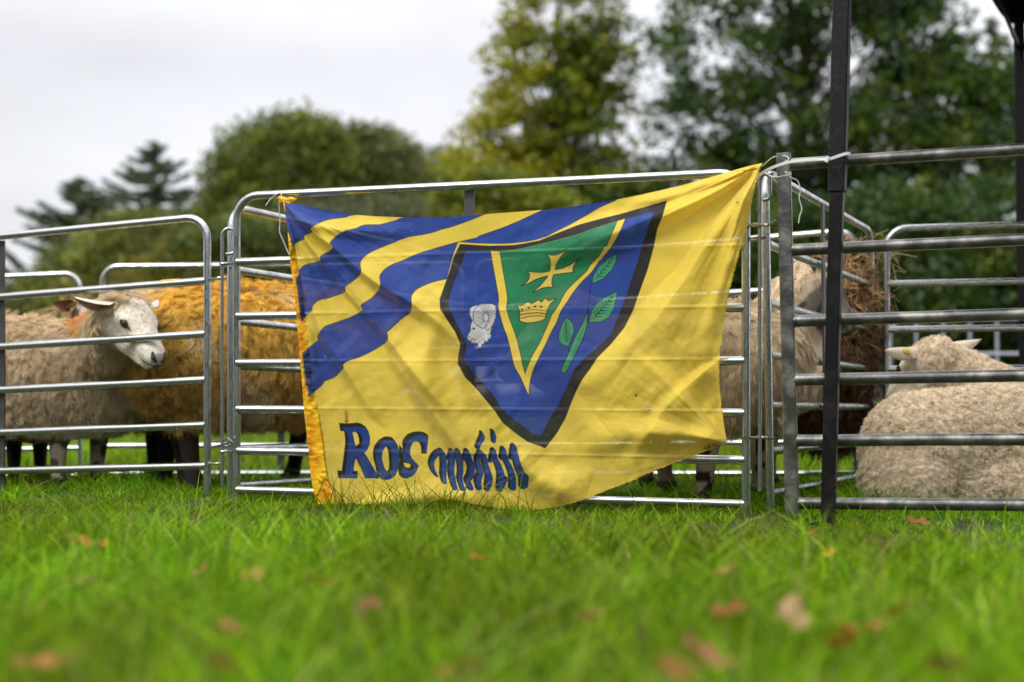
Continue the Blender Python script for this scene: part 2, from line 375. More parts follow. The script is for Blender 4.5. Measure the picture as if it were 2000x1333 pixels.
# (unseen trees are added behind the camera to darken the rail reflections)
# low yellow tree left of it
Y = 31; bx = px2x(960, Y)
broadleaf('small_tree', 'low yellow-green tree under the tall yellowing tree, above the fence rail', bx, Y, 6,
  lobes_px(bx, Y, [(930, 370, 80, 60, None), (1010, 400, 90, 60, None), (960, 460, 120, 80, None)]),
  G1, 180, 55, 0.08, cs=0.5, group=TG, trunk_r=0.14, yellow=(YEL, lambda d: 0.22-0.1*d[:, 0]))
# round trees on the left
Y = 58; bx = px2x(550, Y)
broadleaf('round_tree', 'big round-topped olive green tree above the left pens, taller of two', bx, Y, 13,
  lobes_px(bx, Y, [(540, 320, 105, 90, None), (590, 300, 90, 80, None), (480, 370, 80, 80, None), (570, 430, 140, 100, None), (450, 470, 75, 90, None), (640, 360, 70, 80, None)]),
  G3, 1200, 44, 0.13, cs=0.95, group=TG, trunk_r=0.5, shell=0.7)
Y = 60; bx = px2x(735, Y)
broadleaf('round_tree', 'round olive tree just right of the taller round-topped tree', bx, Y, 12,
  lobes_px(bx, Y, [(720, 320, 75, 70, None), (765, 350, 70, 70, None), (740, 420, 105, 90, None), (800, 430, 55, 70, None)]),
  [(0.16, 0.18, 0.05), (0.12, 0.145, 0.045), (0.19, 0.20, 0.05)], 900, 44, 0.13, cs=0.9, group=TG, trunk_r=0.45, shell=0.7)
# olive scrub trees low on the left
Y = 42; bx = px2x(230, Y)
broadleaf('scrub_tree', 'bushy olive tree low on the left under the conifers', bx, Y, 5.5,
  lobes_px(bx, Y, [(200, 520, 110, 70, None), (280, 500, 90, 90, None), (110, 580, 90, 50, None), (330, 540, 80, 90, None), (230, 590, 160, 70, None)]),
  OL+G3, 420, 100, 0.09, cs=0.8, group=TG, trunk_r=0.2, shell=0.6)
Y = 39; bx = px2x(390, Y)
broadleaf('scrub_tree', 'bushy green and yellow tree behind the sheep pen corner', bx, Y, 5.5,
  lobes_px(bx, Y, [(400, 520, 90, 70, None), (330, 540, 60, 60, None), (470, 500, 90, 80, None), (400, 600, 130, 70, None)]),
  G3, 380, 100, 0.085, cs=0.7, group=TG, trunk_r=0.18, shell=0.6, yellow=((0.26, 0.2, 0.015), lambda d: 0.35-0.45*(d[:, 0]+0.8)))
Y = 40; bx = px2x(660, Y)
broadleaf('scrub_tree', 'grey-green bushy tree below the round trees behind the flag', bx, Y, 5,
  lobes_px(bx, Y, [(600, 500, 110, 90, None), (720, 470, 110, 80, None), (810, 480, 90, 90, None), (680, 590, 190, 80, None)]),
  [(0.12, 0.145, 0.07), (0.15, 0.17, 0.07)], 420, 100, 0.09, cs=0.75, group=TG, trunk_r=0.18, shell=0.6)
# right side
Y = 36; bx = px2x(1840, Y)
broadleaf('large_tree', 'dark tree at the right under the black canopy corner', bx, Y, 12,
  lobes_px(bx, Y, [(1790, 60, 100, 90, None), (1740, -30, 100, 80, None), (1880, 150, 110, 90, None), (1800, 220, 150, 100, None), (1960, 210, 90, 110, None), (1860, 320, 190, 80, None), (2040, 120, 80, 60, None)]),
  G2+[(0.09, 0.125, 0.018)], 600, 30, 0.10, cs=0.58, group=TG, trunk_r=0.34)
Y = 29; bx = px2x(1860, Y)
broadleaf('hedge_shrub', 'dense dark green shrub behind the right-hand pen', bx, Y, 4,
  lobes_px(bx, Y, [(1760, 470, 140, 110, None), (1930, 460, 150, 110, None), (1850, 580, 240, 130, None), (2060, 560, 120, 120, None), (1950, 680, 160, 90, None), (1700, 640, 110, 110, None)]),
  G2+[(0.05, 0.09, 0.02)], 560, 100, 0.075, cs=0.6, group='shrubs along the field edge', trunk_r=0.1, shell=0.55)
Y = 30; bx = px2x(1420, Y)
broadleaf('hedge_shrub', 'dark shrub behind the flag under the huge dark tree', bx, Y, 4,
  lobes_px(bx, Y, [(1350, 480, 150, 90, None), (1500, 470, 150, 100, None), (1430, 600, 230, 130, None), (1620, 500, 110, 110, None), (1250, 560, 120, 110, None)]),
  G2, 480, 100, 0.075, cs=0.6, group='shrubs along the field edge', trunk_r=0.1, shell=0.55)
Y = 33; bx = px2x(1020, Y)
broadleaf('hedge_shrub', 'green shrub behind the middle of the flag', bx, Y, 3,
  lobes_px(bx, Y, [(940, 590, 160, 90, None), (1080, 580, 150, 100, None)]), G1, 220, 90, 0.08, cs=0.6, group='shrubs along the field edge', trunk_r=0.1)
Y = 70; bx = px2x(875, Y)
broadleaf('distant_tree', 'small grey-green tree far away in the gap left of the yellowing tree', bx, Y, 11,
  lobes_px(bx, Y, [(870, 350, 45, 55, None), (900, 420, 70, 90, None)]), [(0.05, 0.065, 0.04)], 120, 80, 0.14, cs=1.0, group=TG, trunk_r=0.25)

def added_trees():  # added foliage out of view: darkens rail reflections, blocks light from the horizon
    r_ = np.random.default_rng(3); n = 240; an = r_.uniform(R(100), R(440), n); an = an[(an < R(250)) | (an > R(290)) | True]
    a = r_.uniform(R(165), R(375), n); rad = r_.uniform(26, 40, n); cx, cy = rad*np.cos(a), -np.abs(rad*np.sin(a))-3
    hh = r_.uniform(3, 9.5, n); k = np.repeat(np.arange(n), 200); d = r_.normal(size=(len(k), 3))*np.array([1.5, 1.5, 1.3])
    C = np.stack([cx[k], cy[k], hh[k]*r_.uniform(.15, 1, len(k))], 1)+d; C[:, 2] = np.maximum(C[:, 2], .1); c = np.array(G2)[r_.integers(0, 4, n)][k]*r_.uniform(.7, 1.2, (len(k), 1))
    V, Fq, Cq = leaves(C, c, .38, r_); o = np_mesh('added_trees', V, Fq, M['leaf'], cols=Cq, smooth=False); tag(o, 'unseen trees added behind the camera to darken reflections and low sky light', 'added_trees', kind='stuff')
added_trees()
def conifer(name, label, px, ytop, Y, wide, nb, seed, lop=0.0, ybot=640):
    rr = random.Random(seed); bx = px2x(px, Y); bz = float(ground_z(bx, Y))-0.05; H = py2z(ytop, Y)-bz; W = wide/F*Y
    root = thing(name, (bx, Y, bz), label, 'tree', TG)
    mb = MB(); mb.tube([(bx, Y, bz), (bx+.05, Y, bz+H*.5), (bx, Y, bz+H)], [0.3, 0.17, 0.02], 8)
    cs = []; cl = []
    for i in range(nb):
        t = (i+rr.random())/nb; z = bz+H*(0.22+0.77*t); ln = W*(1-t)**0.75*(0.55+0.6*rr.random())+0.25
        a = rr.random()*2*math.pi; dx = math.cos(a); dy = math.sin(a)
        if lop and dx < 0 and t < 0.45: ln *= 1+lop
        tip = Vector((bx+dx*ln, Y+dy*ln, z+ln*rr.uniform(0.02, 0.28)-0.1)); s0 = Vector((bx, Y, z))
        mid = s0.lerp(tip, .5)-Vector((0, 0, ln*.12)); mb.tube([s0, mid, tip], [0.06*(1-t)+.015, 0.035*(1-t)+.01, 0.008], 5, cap=False)
        nn = int(46*ln)+14
        for k in range(nn):
            u = rr.random()**0.75; q = s0.lerp(mid, u*2) if u < .5 else mid.lerp(tip, u*2-1)
            sp = 0.05+0.10*(1-u)*ln*.4
            for j in range(3):
                cs.append((q.x+rr.gauss(0, sp), q.y+rr.gauss(0, sp), q.z-abs(rr.gauss(0, sp*.5))+.04))
                g = rr.uniform(.7, 1.3); cl.append((0.15*g, 0.20*g, 0.11*g))
    V, Fq, Cq = leaves(np.array(cs), np.array(cl), 0.10)
    mb.build('trunk', M['bark'], root); np_mesh('crown', V, Fq, M['leaf'], root, cols=Cq, smooth=False)
conifer('conifer', 'dark pointed conifer, taller of the two at the left', 300, 272, 62, 260, 150, 3)
conifer('conifer', 'dark spreading conifer at the far left with a long low branch', 150, 345, 52, 260, 160, 5, lop=0.45)
conifer('conifer', 'small dark conifer tip beside the canopy corner at upper right', 1945, 30, 44, 100, 80, 8)

# ------------------------------------------------------------------ sheep hurdles
FR = [0, 0.132, 0.273, 0.430, 0.590, 0.775, 1.0]
def lerp(a, b, t): return np.asarray(a)*(1-t)+np.asarray(b)*t
def hurdle(label, BL, TL, BR, TR, rails=FR, r=0.0142, m='galv', group='galvanised hurdles of the sheep pens', strut=0.5, feet=0.05, corner=0.085, square_left=False, square_right=False, back=(0, 1, 0), lugs=(), rr=None):
    """gate-like sheep hurdle given by the four corners (world points) of its bottom and top rails"""
    BL, TL, BR, TR = [np.asarray(a, float) for a in (BL, TL, BR, TR)]
    root = thing('hurdle', lerp(BL, BR, .5)-np.array([0, 0, feet]), label, 'hurdle', group)
    mt = M[m]; rr = rr or r
    upL = (TL-BL)/np.linalg.norm(TL-BL); upR = (TR-BR)/np.linalg.norm(TR-BR); ax = (TR-TL)/np.linalg.norm(TR-TL)
    def arc(c0, d_in, d_out, rad, n=7):
        a = c0-d_in*rad; b = c0+d_out*rad; pts = []
        for i in range(n+1):
            t = i/n; pts.append((1-t)**2*a+2*t*(1-t)*c0+t*t*b) if False else pts.append(c0-d_in*rad*(1-math.sin(t*math.pi/2))+d_out*rad*(1-math.cos(t*math.pi/2)))
        return pts
    if not square_left:
        pts = [BL-upL*feet, lerp(BL, TL, .5)]+arc(TL, upL, ax, corner)
        if not square_right: pts += arc(TR, ax, -upR, corner)+[lerp(BR, TR, .5), BR-upR*feet]
        else: pts += [TR]
        MB().tube(pts, r, 14).build('frame', mt, root)
        if square_right: MB().beam(BR-upR*feet, TR+upR*0.02, ax, 0.04, 0.04, 0.004).build('post', mt, root)
    else:
        MB().beam(BL-upL*feet, TL+upL*0.035, ax, 0.042, 0.042, 0.004).build('post', mt, root)
        pts = [TL+ax*0.02]+([TR-ax*.02] if square_right else arc(TR, ax, -upR, corner)+[lerp(BR, TR, .5), BR-upR*feet])
        MB().tube(pts, r, 14).build('frame', mt, root)
        if square_right: MB().beam(BR-upR*feet, TR+upR*0.035, ax, 0.042, 0.042, 0.004).build('post', mt, root)
    e0 = 0.021 if square_left else r*0.6; e1 = 0.021 if square_right else r*.6
    for t in rails:
        if t >= 0.999: continue
        a = lerp(BL, TL, t)+ax*e0; b = lerp(BR, TR, t)-ax*e1
        mb = MB().tube([a, lerp(a, b, .25)+np.array([0, 0, random.uniform(-.001, .001)]), lerp(a, b, .5), lerp(a, b, .75), b], rr, 14)
        for c in (a, b): mb.tube([c-ax*0.004, c+ax*0.004], rr*1.12, 14)      # weld beads
        mb.build('rail', mt, root)
    if strut:
        bk = np.array(back)*(r+0.0065)
        MB().beam(lerp(BL, BR, strut)-np.array([0, 0, .01])+bk, lerp(TL, TR, strut)-np.array([0, 0, r*1.0])+bk, ax, 0.036, 0.008, 0.001).build('strut', M['strut'], root)
    for side, t, length in lugs:      # ring lugs that take the joining pins
        c = lerp(BL, TL, t) if side == 'L' else lerp(BR, TR, t)
        d = -ax if side == 'L' else ax
        mb = MB(); c0 = c+d*r*.8; mb.beam(c0, c0+d*length, (0, 0, 1), 0.006, 0.03, 0.001)
        ring = [c0+d*(length+0.016)+0.016*(math.cos(k*math.pi/8)*d+math.sin(k*math.pi/8)*np.cross(d, (0, 0, 1))) for k in range(17)]
        mb.tube(ring, 0.0045, 8); mb.build('lug', mt, root)
    return root
# flag hurdle
fBL, fTL = P(462, 957, 5.05), P(462, 384, 5.05); fBR, fTR = P(1457, 985, 4.51), P(1457, 337, 4.51)
hurdle('shiny galvanised hurdle carrying the yellow and blue flag', fBL, fTL, fBR, fTR, strut=0.485, lugs=(('L', .13, .02), ('L', .77, .02), ('R', .2, .02), ('R', .80, .02)))
# left hurdle
lBR, lTR = P(405, 985, 5.2), P(405, 423, 5.2); lBM, lTM = P(3, 990, 5.5), P(3, 462, 5.5)
hl_ = hurdle('galvanised hurdle in front of the white-faced sheep at the left', 2*lBM-lBR, 2*lTM-lTR, lBR, lTR, strut=.494, lugs=(('R', .14, .02), ('R', .78, .03)))
# left divider
hd_l = hurdle('galvanised hurdle running back behind the left end of the flag', P(451, 950, 5.12), P(452, 404, 5.12), P(915, 915, 6.8), P(915, 508, 6.8), strut=0.5, back=(1, .3, 0))
def sticker(root, BL, TL, BR, TR, fr, t0, t1):
    a, b = lerp(BL, TL, fr), lerp(BR, TR, fr); o_ = np.array([0, -.006, .0129]); MB().beam(lerp(a, b, t0)+o_, lerp(a, b, t1)+o_, (0, 1, .45), .012, .0012).build('yellow_tape', M['tag'], root)
lb_, lt_ = 2*lBM-lBR, 2*lTM-lTR
sticker(hl_, lb_, lt_, lBR, lTR, FR[5], .893, .935)
# right divider
hurdle('galvanised hurdle running back from the right end of the flag to the hay', P(1504, 965, 4.62), P(1494, 335, 4.62), P(1704, 925, 6.1), P(1700, 452, 6.1), strut=0.42, back=(1, -.4, 0))
# back row
b1 = (P(200, 925, 7.2), P(200, 521, 7.2)); b1r = (P(905, 925, 7.0), P(905, 515, 7.0))
hurdle('galvanised hurdle at the back of the left pen, behind the yellow sheep', b1[0], b1[1], b1r[0], b1r[1])
hurdle('galvanised hurdle at the back left corner, ending beside the brown-eared sheep', P(-560, 938, 7.7), P(-560, 566, 7.7), P(156, 928, 7.4), P(156, 534, 7.4))
hurdle('galvanised hurdle at the back of the middle pen, behind the cream sheep', P(925, 925, 6.95), P(925, 512, 6.95), P(1672, 926, 6.2), P(1672, 450, 6.2))
hurdle('galvanised hurdle at the back of the right pen, behind the lying sheep', P(1731, 930, 6.0), P(1731, 447, 6.0), P(2580, 938, 5.75), P(2580, 424, 5.75), lugs=(('L', .74, .02),))
# weathered front right hurdle (heavier tube, square end post)
hurdle('heavy weathered dark hurdle in front of the lying sheep at the right', P(1547, 983, 4.40), P(1531, 322, 4.40), P(2700, 993, 3.98), P(2700, 247, 3.98),
       rails=[0, 0.183, 0.362, 0.535, 0.745, 1.0], r=0.0185, m='old_steel', group='heavier old hurdle', square_left=True, strut=None, feet=0.03)

# ------------------------------------------------------------------ joining pins
def pin(label, x, ytop, ybot, Y, wpx=26):
    a = P(x, ybot, Y); b = P(x, ytop, Y); rad = wpx/2/F*Y
    root = thing('joining_pin', a, label, 'pin', 'pins joining the hurdles')
    top = [b+np.array([rad-rad*math.cos(k*math.pi/8), 0, rad*1.2*math.sin(k*math.pi/8)]) for k in range(9)]
    MB().tube([a, lerp(a, b, .5)]+top+[b+np.array([2*rad, 0, -0.05]), b+np.array([1.5*rad, 0, -.062]), b+np.array([0.6*rad, 0, -.064])], 0.0062, 10).build('rod', M['galv_dull'], root)
pin('looped steel pin joining the left hurdle to the flag hurdle', 434, 462, 950, 5.06)
pin('looped steel pin at the right end of the flag', 1484, 352, 960, 4.48, 20)
def wire_clip(label, pts, r=0.004, mt='galv_dull'):
    root = thing('wire_clip', pts[0], label, 'clip', 'wire clips at the hurdle joints')
    MB().tube(pts, r, 8).build('wire', M[mt], root)
wire_clip('thin wire hook at knee height between the left hurdle and the flag hurdle', [P(418, 862, 5.1), P(440, 860, 5.05), P(446, 856, 5.0), P(452, 862, 5.0), P(440, 868, 5.04), P(418, 873, 5.12)])
wire_clip('thin bent wire hook low beside the bottom right corner of the flag', [P(1452, 857, 4.47), P(1458, 851, 4.46), P(1466, 857, 4.46), P(1500, 856, 4.5), P(1512, 857, 4.52)])
wire_clip('flat steel link near the top of the right end of the flag', [P(1456, 443, 4.5), P(1475, 439, 4.47), P(1500, 440, 4.45), P(1512, 434, 4.42), P(1518, 431, 4.4)], 0.0055)

# ------------------------------------------------------------------ gazebo
gA = P(1617, 1012, 4.25); gA[2] = 0.0
gTop = P(1645, 0, 4.25); up = (gTop-gA)/np.linalg.norm(gTop-gA)
HE = 2.44
A0 = np.array([gA[0], gA[1], 0.0]); AT = A0+up*(HE/up[2])
B0 = np.array([px2x(1999, 7.0), 7.0, -0.05]); BT = B0+np.array([0, 0, HE+.02])
ab = (B0-A0)[:2]; L = np.linalg.norm(ab); ab /= L; pr = np.array([ab[1], -ab[0]])*L
C0 = np.array([*(B0[:2]+pr), 0]); D0 = np.array([*(A0[:2]+pr), 0]); CT = C0+np.array([0, 0, HE]); DT = D0+np.array([0, 0, HE])
gz = thing('gazebo', (A0+C0)/2*np.array([1, 1, 0]), 'black pop-up gazebo whose leg stands before the right-hand pens', 'gazebo')
side = (1, -0.42, 0)
def leg(a, t):
    u = (t-a)/np.linalg.norm(t-a); s = a+u*1.00
    l = MB().beam(a, a+u*1.05, side, 0.040, 0.040, 0.003).build('leg', M['black_paint'], gz)
    MB().beam(s, t, side, 0.050, 0.050, 0.004).build('sleeve', M['black_sleeve'], l)
    MB().beam(a+u*0.0, a+u*0.008, side, 0.09, 0.09).build('foot_plate', M['black_paint'], l)
for a, t in ((A0, AT), (B0, BT), (C0, CT), (D0, DT)): leg(a, t)
for a, b in ((AT, BT), (BT, CT), (CT, DT), (DT, AT)):
    mb = MB(); up3 = np.array([0, 0, .28])
    for s in range(2):
        p, q = lerp(a, b, s/2), lerp(a, b, (s+1)/2); sc_ = np.array([0, 0, -.03])
        mb.beam(p+sc_, q+sc_-up3, (0, 0, 1), 0.025, 0.012); mb.beam(p+sc_-up3, q+sc_, (0, 0, 1), 0.025, 0.012)
    mb.build('truss', M['black_paint'], gz)
apex = (AT+CT)/2+np.array([0, 0, 0.95])
cv = []; cf = []; ring = [AT, BT, CT, DT]; cxy = (AT+CT)/2
nn = 10
for k in range(4):
    a, b = ring[k], ring[(k+1) % 4]
    for j in range(nn+1):
        for i in range(nn+1):
            t = j/nn; p = lerp(lerp(a, b, i/nn), apex, t); o_ = (p-cxy); o_[2] = 0
            p = p+o_*0.03*(1-t)+np.array([0, 0, 0.03-0.10*math.sin(math.pi*t)*0.6]); cv.append(p)
    b0 = k*(nn+1)**2
    for j in range(nn):
        for i in range(nn):
            q = b0+j*(nn+1)+i; cf.append((q, q+1, q+nn+2, q+nn+1))
base = len(cv)
for k in range(4):
    a, b = ring[k], ring[(k+1) % 4]
    for i in range(21):
        p = lerp(a, b, i/20); o_ = p-cxy; o_[2] = 0; p = p+o_*.03
        sc_ = 0.20+0.02*abs(math.sin(i*math.pi/4)); cv.append(p+np.array([0, 0, .03])); cv.append(p-np.array([0, 0, sc_-.03]))
    b0 = base+k*42
    for i in range(20): cf.append((b0+2*i, b0+2*i+2, b0+2*i+3, b0+2*i+1))
c_ = MB(); c_.add(cv, cf); c_.build('canopy', M['canopy'], gz)

# ------------------------------------------------------------------ far barrier behind the right pen
def barrier(label, p0, p1):
    p0 = np.asarray(p0); p1 = np.asarray(p1); u = (p1-p0)/np.linalg.norm(p1-p0); root = thing('crowd_barrier', (p0+p1)/2, label, 'barrier', 'pale crowd barriers behind the pens')
    z = np.array([0, 0, 1.])
    MB().tube([p0+z*.12, p0+z*1.0, p0+z*1.08+u*.08, p1+z*1.08-u*.08, p1+z*1.0, p1+z*.12], 0.021, 10).build('frame', M['bar_white'], root)
    MB().tube([p0+z*.14, p1+z*.14], 0.019, 8).build('rail', M['bar_white'], root)
    MB().tube([p0+z*.78, p1+z*.78], 0.015, 8).build('rail', M['bar_white'], root)
    n = int(np.linalg.norm(p1-p0)/0.215)
    for i in range(1, n): MB().tube([p0+u*i*(np.linalg.norm(p1-p0)/n)+z*.14, p0+u*i*(np.linalg.norm(p1-p0)/n)+z*1.08], 0.013, 8).build('bar', M['bar_white'], root)
    for e_ in (p0+u*.25, p1-u*.25): MB().beam(e_+z*.02-np.array([0, .3, 0]), e_+z*.02+np.array([0, .3, 0]), (0, 0, 1), .03, .03, .003).build('foot', M['bar_white'], root)
def gp(px, Y): x = px2x(px, Y); return np.array([x, Y, float(ground_z(x, Y))])
barrier('pale grey crowd barrier behind the lying sheep, nearest the hay', gp(1738, 12.2), gp(2215, 12.0))
barrier('pale grey crowd barrier running on past the right edge', gp(2225, 12.0), gp(2700, 11.8))
barrier('pale grey crowd barrier seen through the legs of the middle sheep', gp(1130, 12.9), gp(1560, 12.6))
barrier('pale grey crowd barrier seen through the posts left of the flag', gp(330, 15.0), gp(700, 14.6))

# ------------------------------------------------------------------ FLAG
fn = np.cross(fBR-fBL, fTL-fBL); fn /= np.linalg.norm(fn)
if fn[1] > 0: fn = -fn                                   # towards the camera
CAMP = np.array([0, 0, CAM_H])
def on_flag(px, py, disp):
    px = np.asarray(px, float); py = np.asarray(py, float)
    a = (px-1000)/F; b = (666.5-py)/F
    d = np.stack([a, math.cos(PITCH)-b*math.sin(PITCH), math.sin(PITCH)+b*math.cos(PITCH)], -1)
    p0 = fBL+fn*(0.0142+0.003)
    t = ((p0-CAMP)@fn + disp)/(d@fn)
    return CAMP+d*t[..., None]
def cr(pts, n=12):
    """Catmull-Rom through the points"""
    p = np.array(pts, float); p = np.vstack([2*p[0]-p[1], p, 2*p[-1]-p[-2]]); o = []
    for i in range(1, len(p)-2):
        for k in range(n):
            t = k/n; o.append(0.5*((2*p[i])+(-p[i-1]+p[i+1])*t+(2*p[i-1]-5*p[i]+4*p[i+1]-p[i+2])*t*t+(-p[i-1]+3*p[i]-3*p[i+1]+p[i+2])*t**3))
    o.append(p[-2]); return np.array(o)
def resample(c, n):
    s = np.concatenate([[0], np.cumsum(np.linalg.norm(np.diff(c, axis=0), axis=1))]); u = np.linspace(0, s[-1], n)
    return np.stack([np.interp(u, s, c[:, 0]), np.interp(u, s, c[:, 1])], 1)
edge_T = cr([(553, 396), (585, 400), (640, 411), (697, 420), (760, 424), (830, 425), (900, 423), (945, 419), (1050, 411), (1110, 405), (1200, 391), (1290, 372), (1350, 357), (1400, 343), (1440, 331), (1470, 323), (1489, 319)])
edge_L = cr([(553, 396), (560, 434), (565, 494), (570, 535), (575, 570), (578, 610), (582, 650), (585, 695), (589, 737), (593, 795), (598, 840), (603, 885), (607, 930), (614, 968), (622, 985)])
edge_R = cr([(1489, 319), (1480, 345), (1470, 385), (1462, 430), (1452, 470), (1443, 500), (1432, 540), (1420, 590), (1413, 640), (1406, 690), (1405, 740), (1409, 790), (1414, 830), (1420, 866)])
edge_B = cr([(622, 985), (680, 984), (740, 986), (790, 986), (840, 980), (880, 976), (925, 984), (960, 991), (1020, 997), (1070, 993), (1120, 983), (1180, 960), (1230, 941), (1290, 915), (1350, 893), (1390, 877), (1420, 866)])
NU, NV = 900, 640
T_ = resample(edge_T, NU); B_ = resample(edge_B, NU); L_ = resample(edge_L, NV); R_ = resample(edge_R, NV)
# small frays on the outer edges
fr = lambda n, a: a*(np.interp(np.arange(n), np.arange(0, n, 3), rng.normal(size=len(range(0, n, 3)))))
R_[4:-4, 0] += fr(NV, 0.8)[4:-4]; B_[4:-4, 1] += fr(NU, 0.7)[4:-4]
u = np.linspace(0, 1, NU)[None, :, None]; v = np.linspace(0, 1, NV)[:, None, None]
PX = (1-v)*T_[None]+v*B_[None]+(1-u)*L_[:, None]+u*R_[:, None]-((1-u)*(1-v)*T_[0]+u*(1-v)*T_[-1]+(1-u)*v*B_[0]+u*v*B_[-1])
px = PX[..., 0]; py = PX[..., 1]
def segdist(px, py, pts):
    """distance to polyline, arc parameter 0..1 and side"""
    best = np.full(px.shape, 1e9); par = np.zeros(px.shape); sd = np.zeros(px.shape)
    pts = np.asarray(pts, float); ln = np.linalg.norm(np.diff(pts, axis=0), axis=1); cum = np.concatenate([[0], np.cumsum(ln)]); tot = cum[-1]
    for i in range(len(pts)-1):
        a, b = pts[i], pts[i+1]; d = b-a; l2 = d@d+1e-12
        t = np.clip(((px-a[0])*d[0]+(py-a[1])*d[1])/l2, 0, 1)
        ex = px-(a[0]+t*d[0]); ey = py-(a[1]+t*d[1]); dist = np.hypot(ex, ey); m = dist < best
        best = np.where(m, dist, best); par = np.where(m, (cum[i]+t*ln[i])/tot, par); sd = np.where(m, np.sign(ex*d[1]-ey*d[0]), sd)
    return best, par, sd
disp = np.zeros(px.shape)
def fold(pts, amp, wid, prof='ridge', a0=0.3, w1=None):
    """amp in metres, width in photo px; widens and dies out along the line"""
    global disp
    d, t, s = segdist(px, py, cr(pts, 6)); ww = wid+(w1 if w1 is not None else wid*1.5)*t
    env = np.minimum(1, a0+t/0.18)*np.clip((1-t)/0.35, 0, 1)**0.8
    x = d/ww
    if prof == 'ridge': f = np.exp(-x*x*1.2)
    else: f = np.where(s > 0, np.exp(-(x*0.45)**2), np.exp(-(x*1.9)**2))     # steep on one side
    disp = disp+3.0*amp*env*f
# creases fanning out of the tied top-left corner
fold([(555, 397), (606, 448), (650, 482), (703, 527), (745, 558), (805, 592), (880, 650), (945, 740)], 0.020, 9, 'steep', w1=26)
fold([(556, 400), (594, 464), (628, 508), (675, 567), (710, 605), (757, 660), (820, 740), (905, 830)], 0.018, 8, 'steep', w1=22)
fold([(556, 405), (583, 500), (611, 604), (634, 664), (671, 716), (720, 790), (770, 850)], 0.013, 7, 'steep', w1=16)
fold([(556, 402), (590, 430), (650, 446), (730, 452), (820, 455)], 0.010, 7, 'ridge', w1=16)
fold([(560, 430), (578, 540), (600, 640), (612, 740), (625, 830)], 0.008, 8, 'ridge', w1=10)
fold([(640, 520), (700, 600), (740, 650), (790, 720)], -0.008, 14)
# big soft folds out of the top-right corner
fold([(1487, 322), (1430, 400), (1380, 480), (1330, 560), (1270, 640), (1190, 720), (1130, 770)], 0.028, 10, 'steep', w1=60)
fold([(1487, 322), (1450, 400), (1425, 500), (1400, 590), (1370, 700)], 0.018, 8, 'steep', w1=34)
fold([(1487, 322), (1410, 370), (1320, 410), (1220, 445), (1120, 480), (1000, 520)], 0.018, 8, 'ridge', w1=34)
fold([(1487, 322), (1400, 352), (1300, 385), (1200, 402)], 0.010, 5, 'ridge', w1=12)
fold([(1487, 322), (1440, 370), (1370, 430), (1300, 500), (1240, 560)], -0.010, 7, 'ridge', w1=30)
fold([(1418, 864), (1350, 800), (1290, 740), (1230, 700)], 0.014, 10, 'steep', w1=40)
fold([(1418, 864), (1320, 850), (1220, 850), (1120, 870)], 0.014, 9, 'ridge', w1=34)
fold([(1410, 700), (1360, 740), (1300, 800), (1260, 860), (1220, 930)], 0.012, 10, 'steep', w1=26)
fold([(860, 560), (900, 650), (930, 740), (990, 830), (1050, 900)], 0.014, 24, 'ridge', w1=20)
fold([(860, 620), (830, 700), (850, 800), (930, 900)], 0.010, 24, 'ridge', w1=20)
fold([(760, 690), (840, 800), (900, 880), (960, 985)], 0.012, 16, 'steep', w1=20)
fold([(1000, 890), (1060, 940), (1150, 965)], 0.016, 24, 'ridge', w1=20)
fold([(700, 985), (800, 975), (880, 968), (960, 992)], 0.014, 14, 'ridge')
# resting on the rails
for fr_ in FR[1:-1]:
    yl = fBL[2]+0
    ra, rb = lerp(fBL, fTL, fr_), lerp(fBR, fTR, fr_)
    def proj(p):
        q = p-CAMP; c, s = math.cos(PITCH), math.sin(PITCH); dep = q[1]*c+q[2]*s; return 1000+F*q[0]/dep, 666.5-F*(-q[1]*s+q[2]*c)/dep
    (xa, ya), (xb, yb) = proj(ra), proj(rb); yr = ya+(px-xa)*(yb-ya)/(xb-xa)-3
    disp = disp+0.0022*np.exp(-((py-yr)/3.2)**2)-0.0012*np.exp(-((py-yr-16)/12)**2)
# wrinkles
disp = disp+0.0014*vnoise(px/46, py/30, 1)+0.0012*vnoise((px+py)/20, (px-py)/46, 2)+0.0002*vnoise(px/9, py/6, 3)+0.006*vnoise(px/160, py/120, 5)
for cx_, cy_, a_, fq in ((1489, 319, .0060, 15), (554, 396, .0045, 13), (1420, 866, .0030, 9)):      # fine tension creases fanning from the tied corners
    rr_ = np.hypot(px-cx_, py-cy_); th_ = np.arctan2(py-cy_, px-cx_)
    disp = disp+a_*np.exp(-rr_/330)*np.minimum(1, rr_/50)*(vnoise(th_*fq+30, rr_/300, int(fq))+.5*vnoise(th_*fq*2.3+30, rr_/200, int(fq)+1))
disp = np.maximum(disp, -0.0005)+0.0015
disp = 0.0015+np.logaddexp(0, (disp-0.0015)/0.004)*0.004
# --- painted design
YL = np.array(s2l(240, 211, 82)); BL_ = np.array(s2l(42, 72, 156)); GR = np.array(s2l(42, 136, 92)); BK = np.array(s2l(44, 42, 44)); LN = np.array(s2l(34, 34, 44)); WH = np.array(s2l(214, 214, 218)); LG = np.array(s2l(62, 158, 112))
col = np.tile(YL, px.shape+(1,))
def Z(org, s, pts): return [(org[0]+x/s, org[1]+y/s) for x, y in pts]
A = lambda *p: Z((540, 370), 6.06, p)
B = lambda *p: Z((740, 390), 6.06, p)
Cc = lambda *p: Z((560, 570), 6.06, p)
D = lambda *p: Z((650, 810), 8.885, p)
E = lambda *p: Z((820, 810), 7.404, p)
Ff = lambda *p: Z((880, 560), 5.554, p)
G = lambda *p: Z((1060, 480), 4.761, p)
Hh = lambda *p: Z((980, 440), 6.06, p)
Z4 = lambda *p: Z((840, 370), 2.614, p)
Z2 = lambda *p: Z((520, 300), 3.332, p)
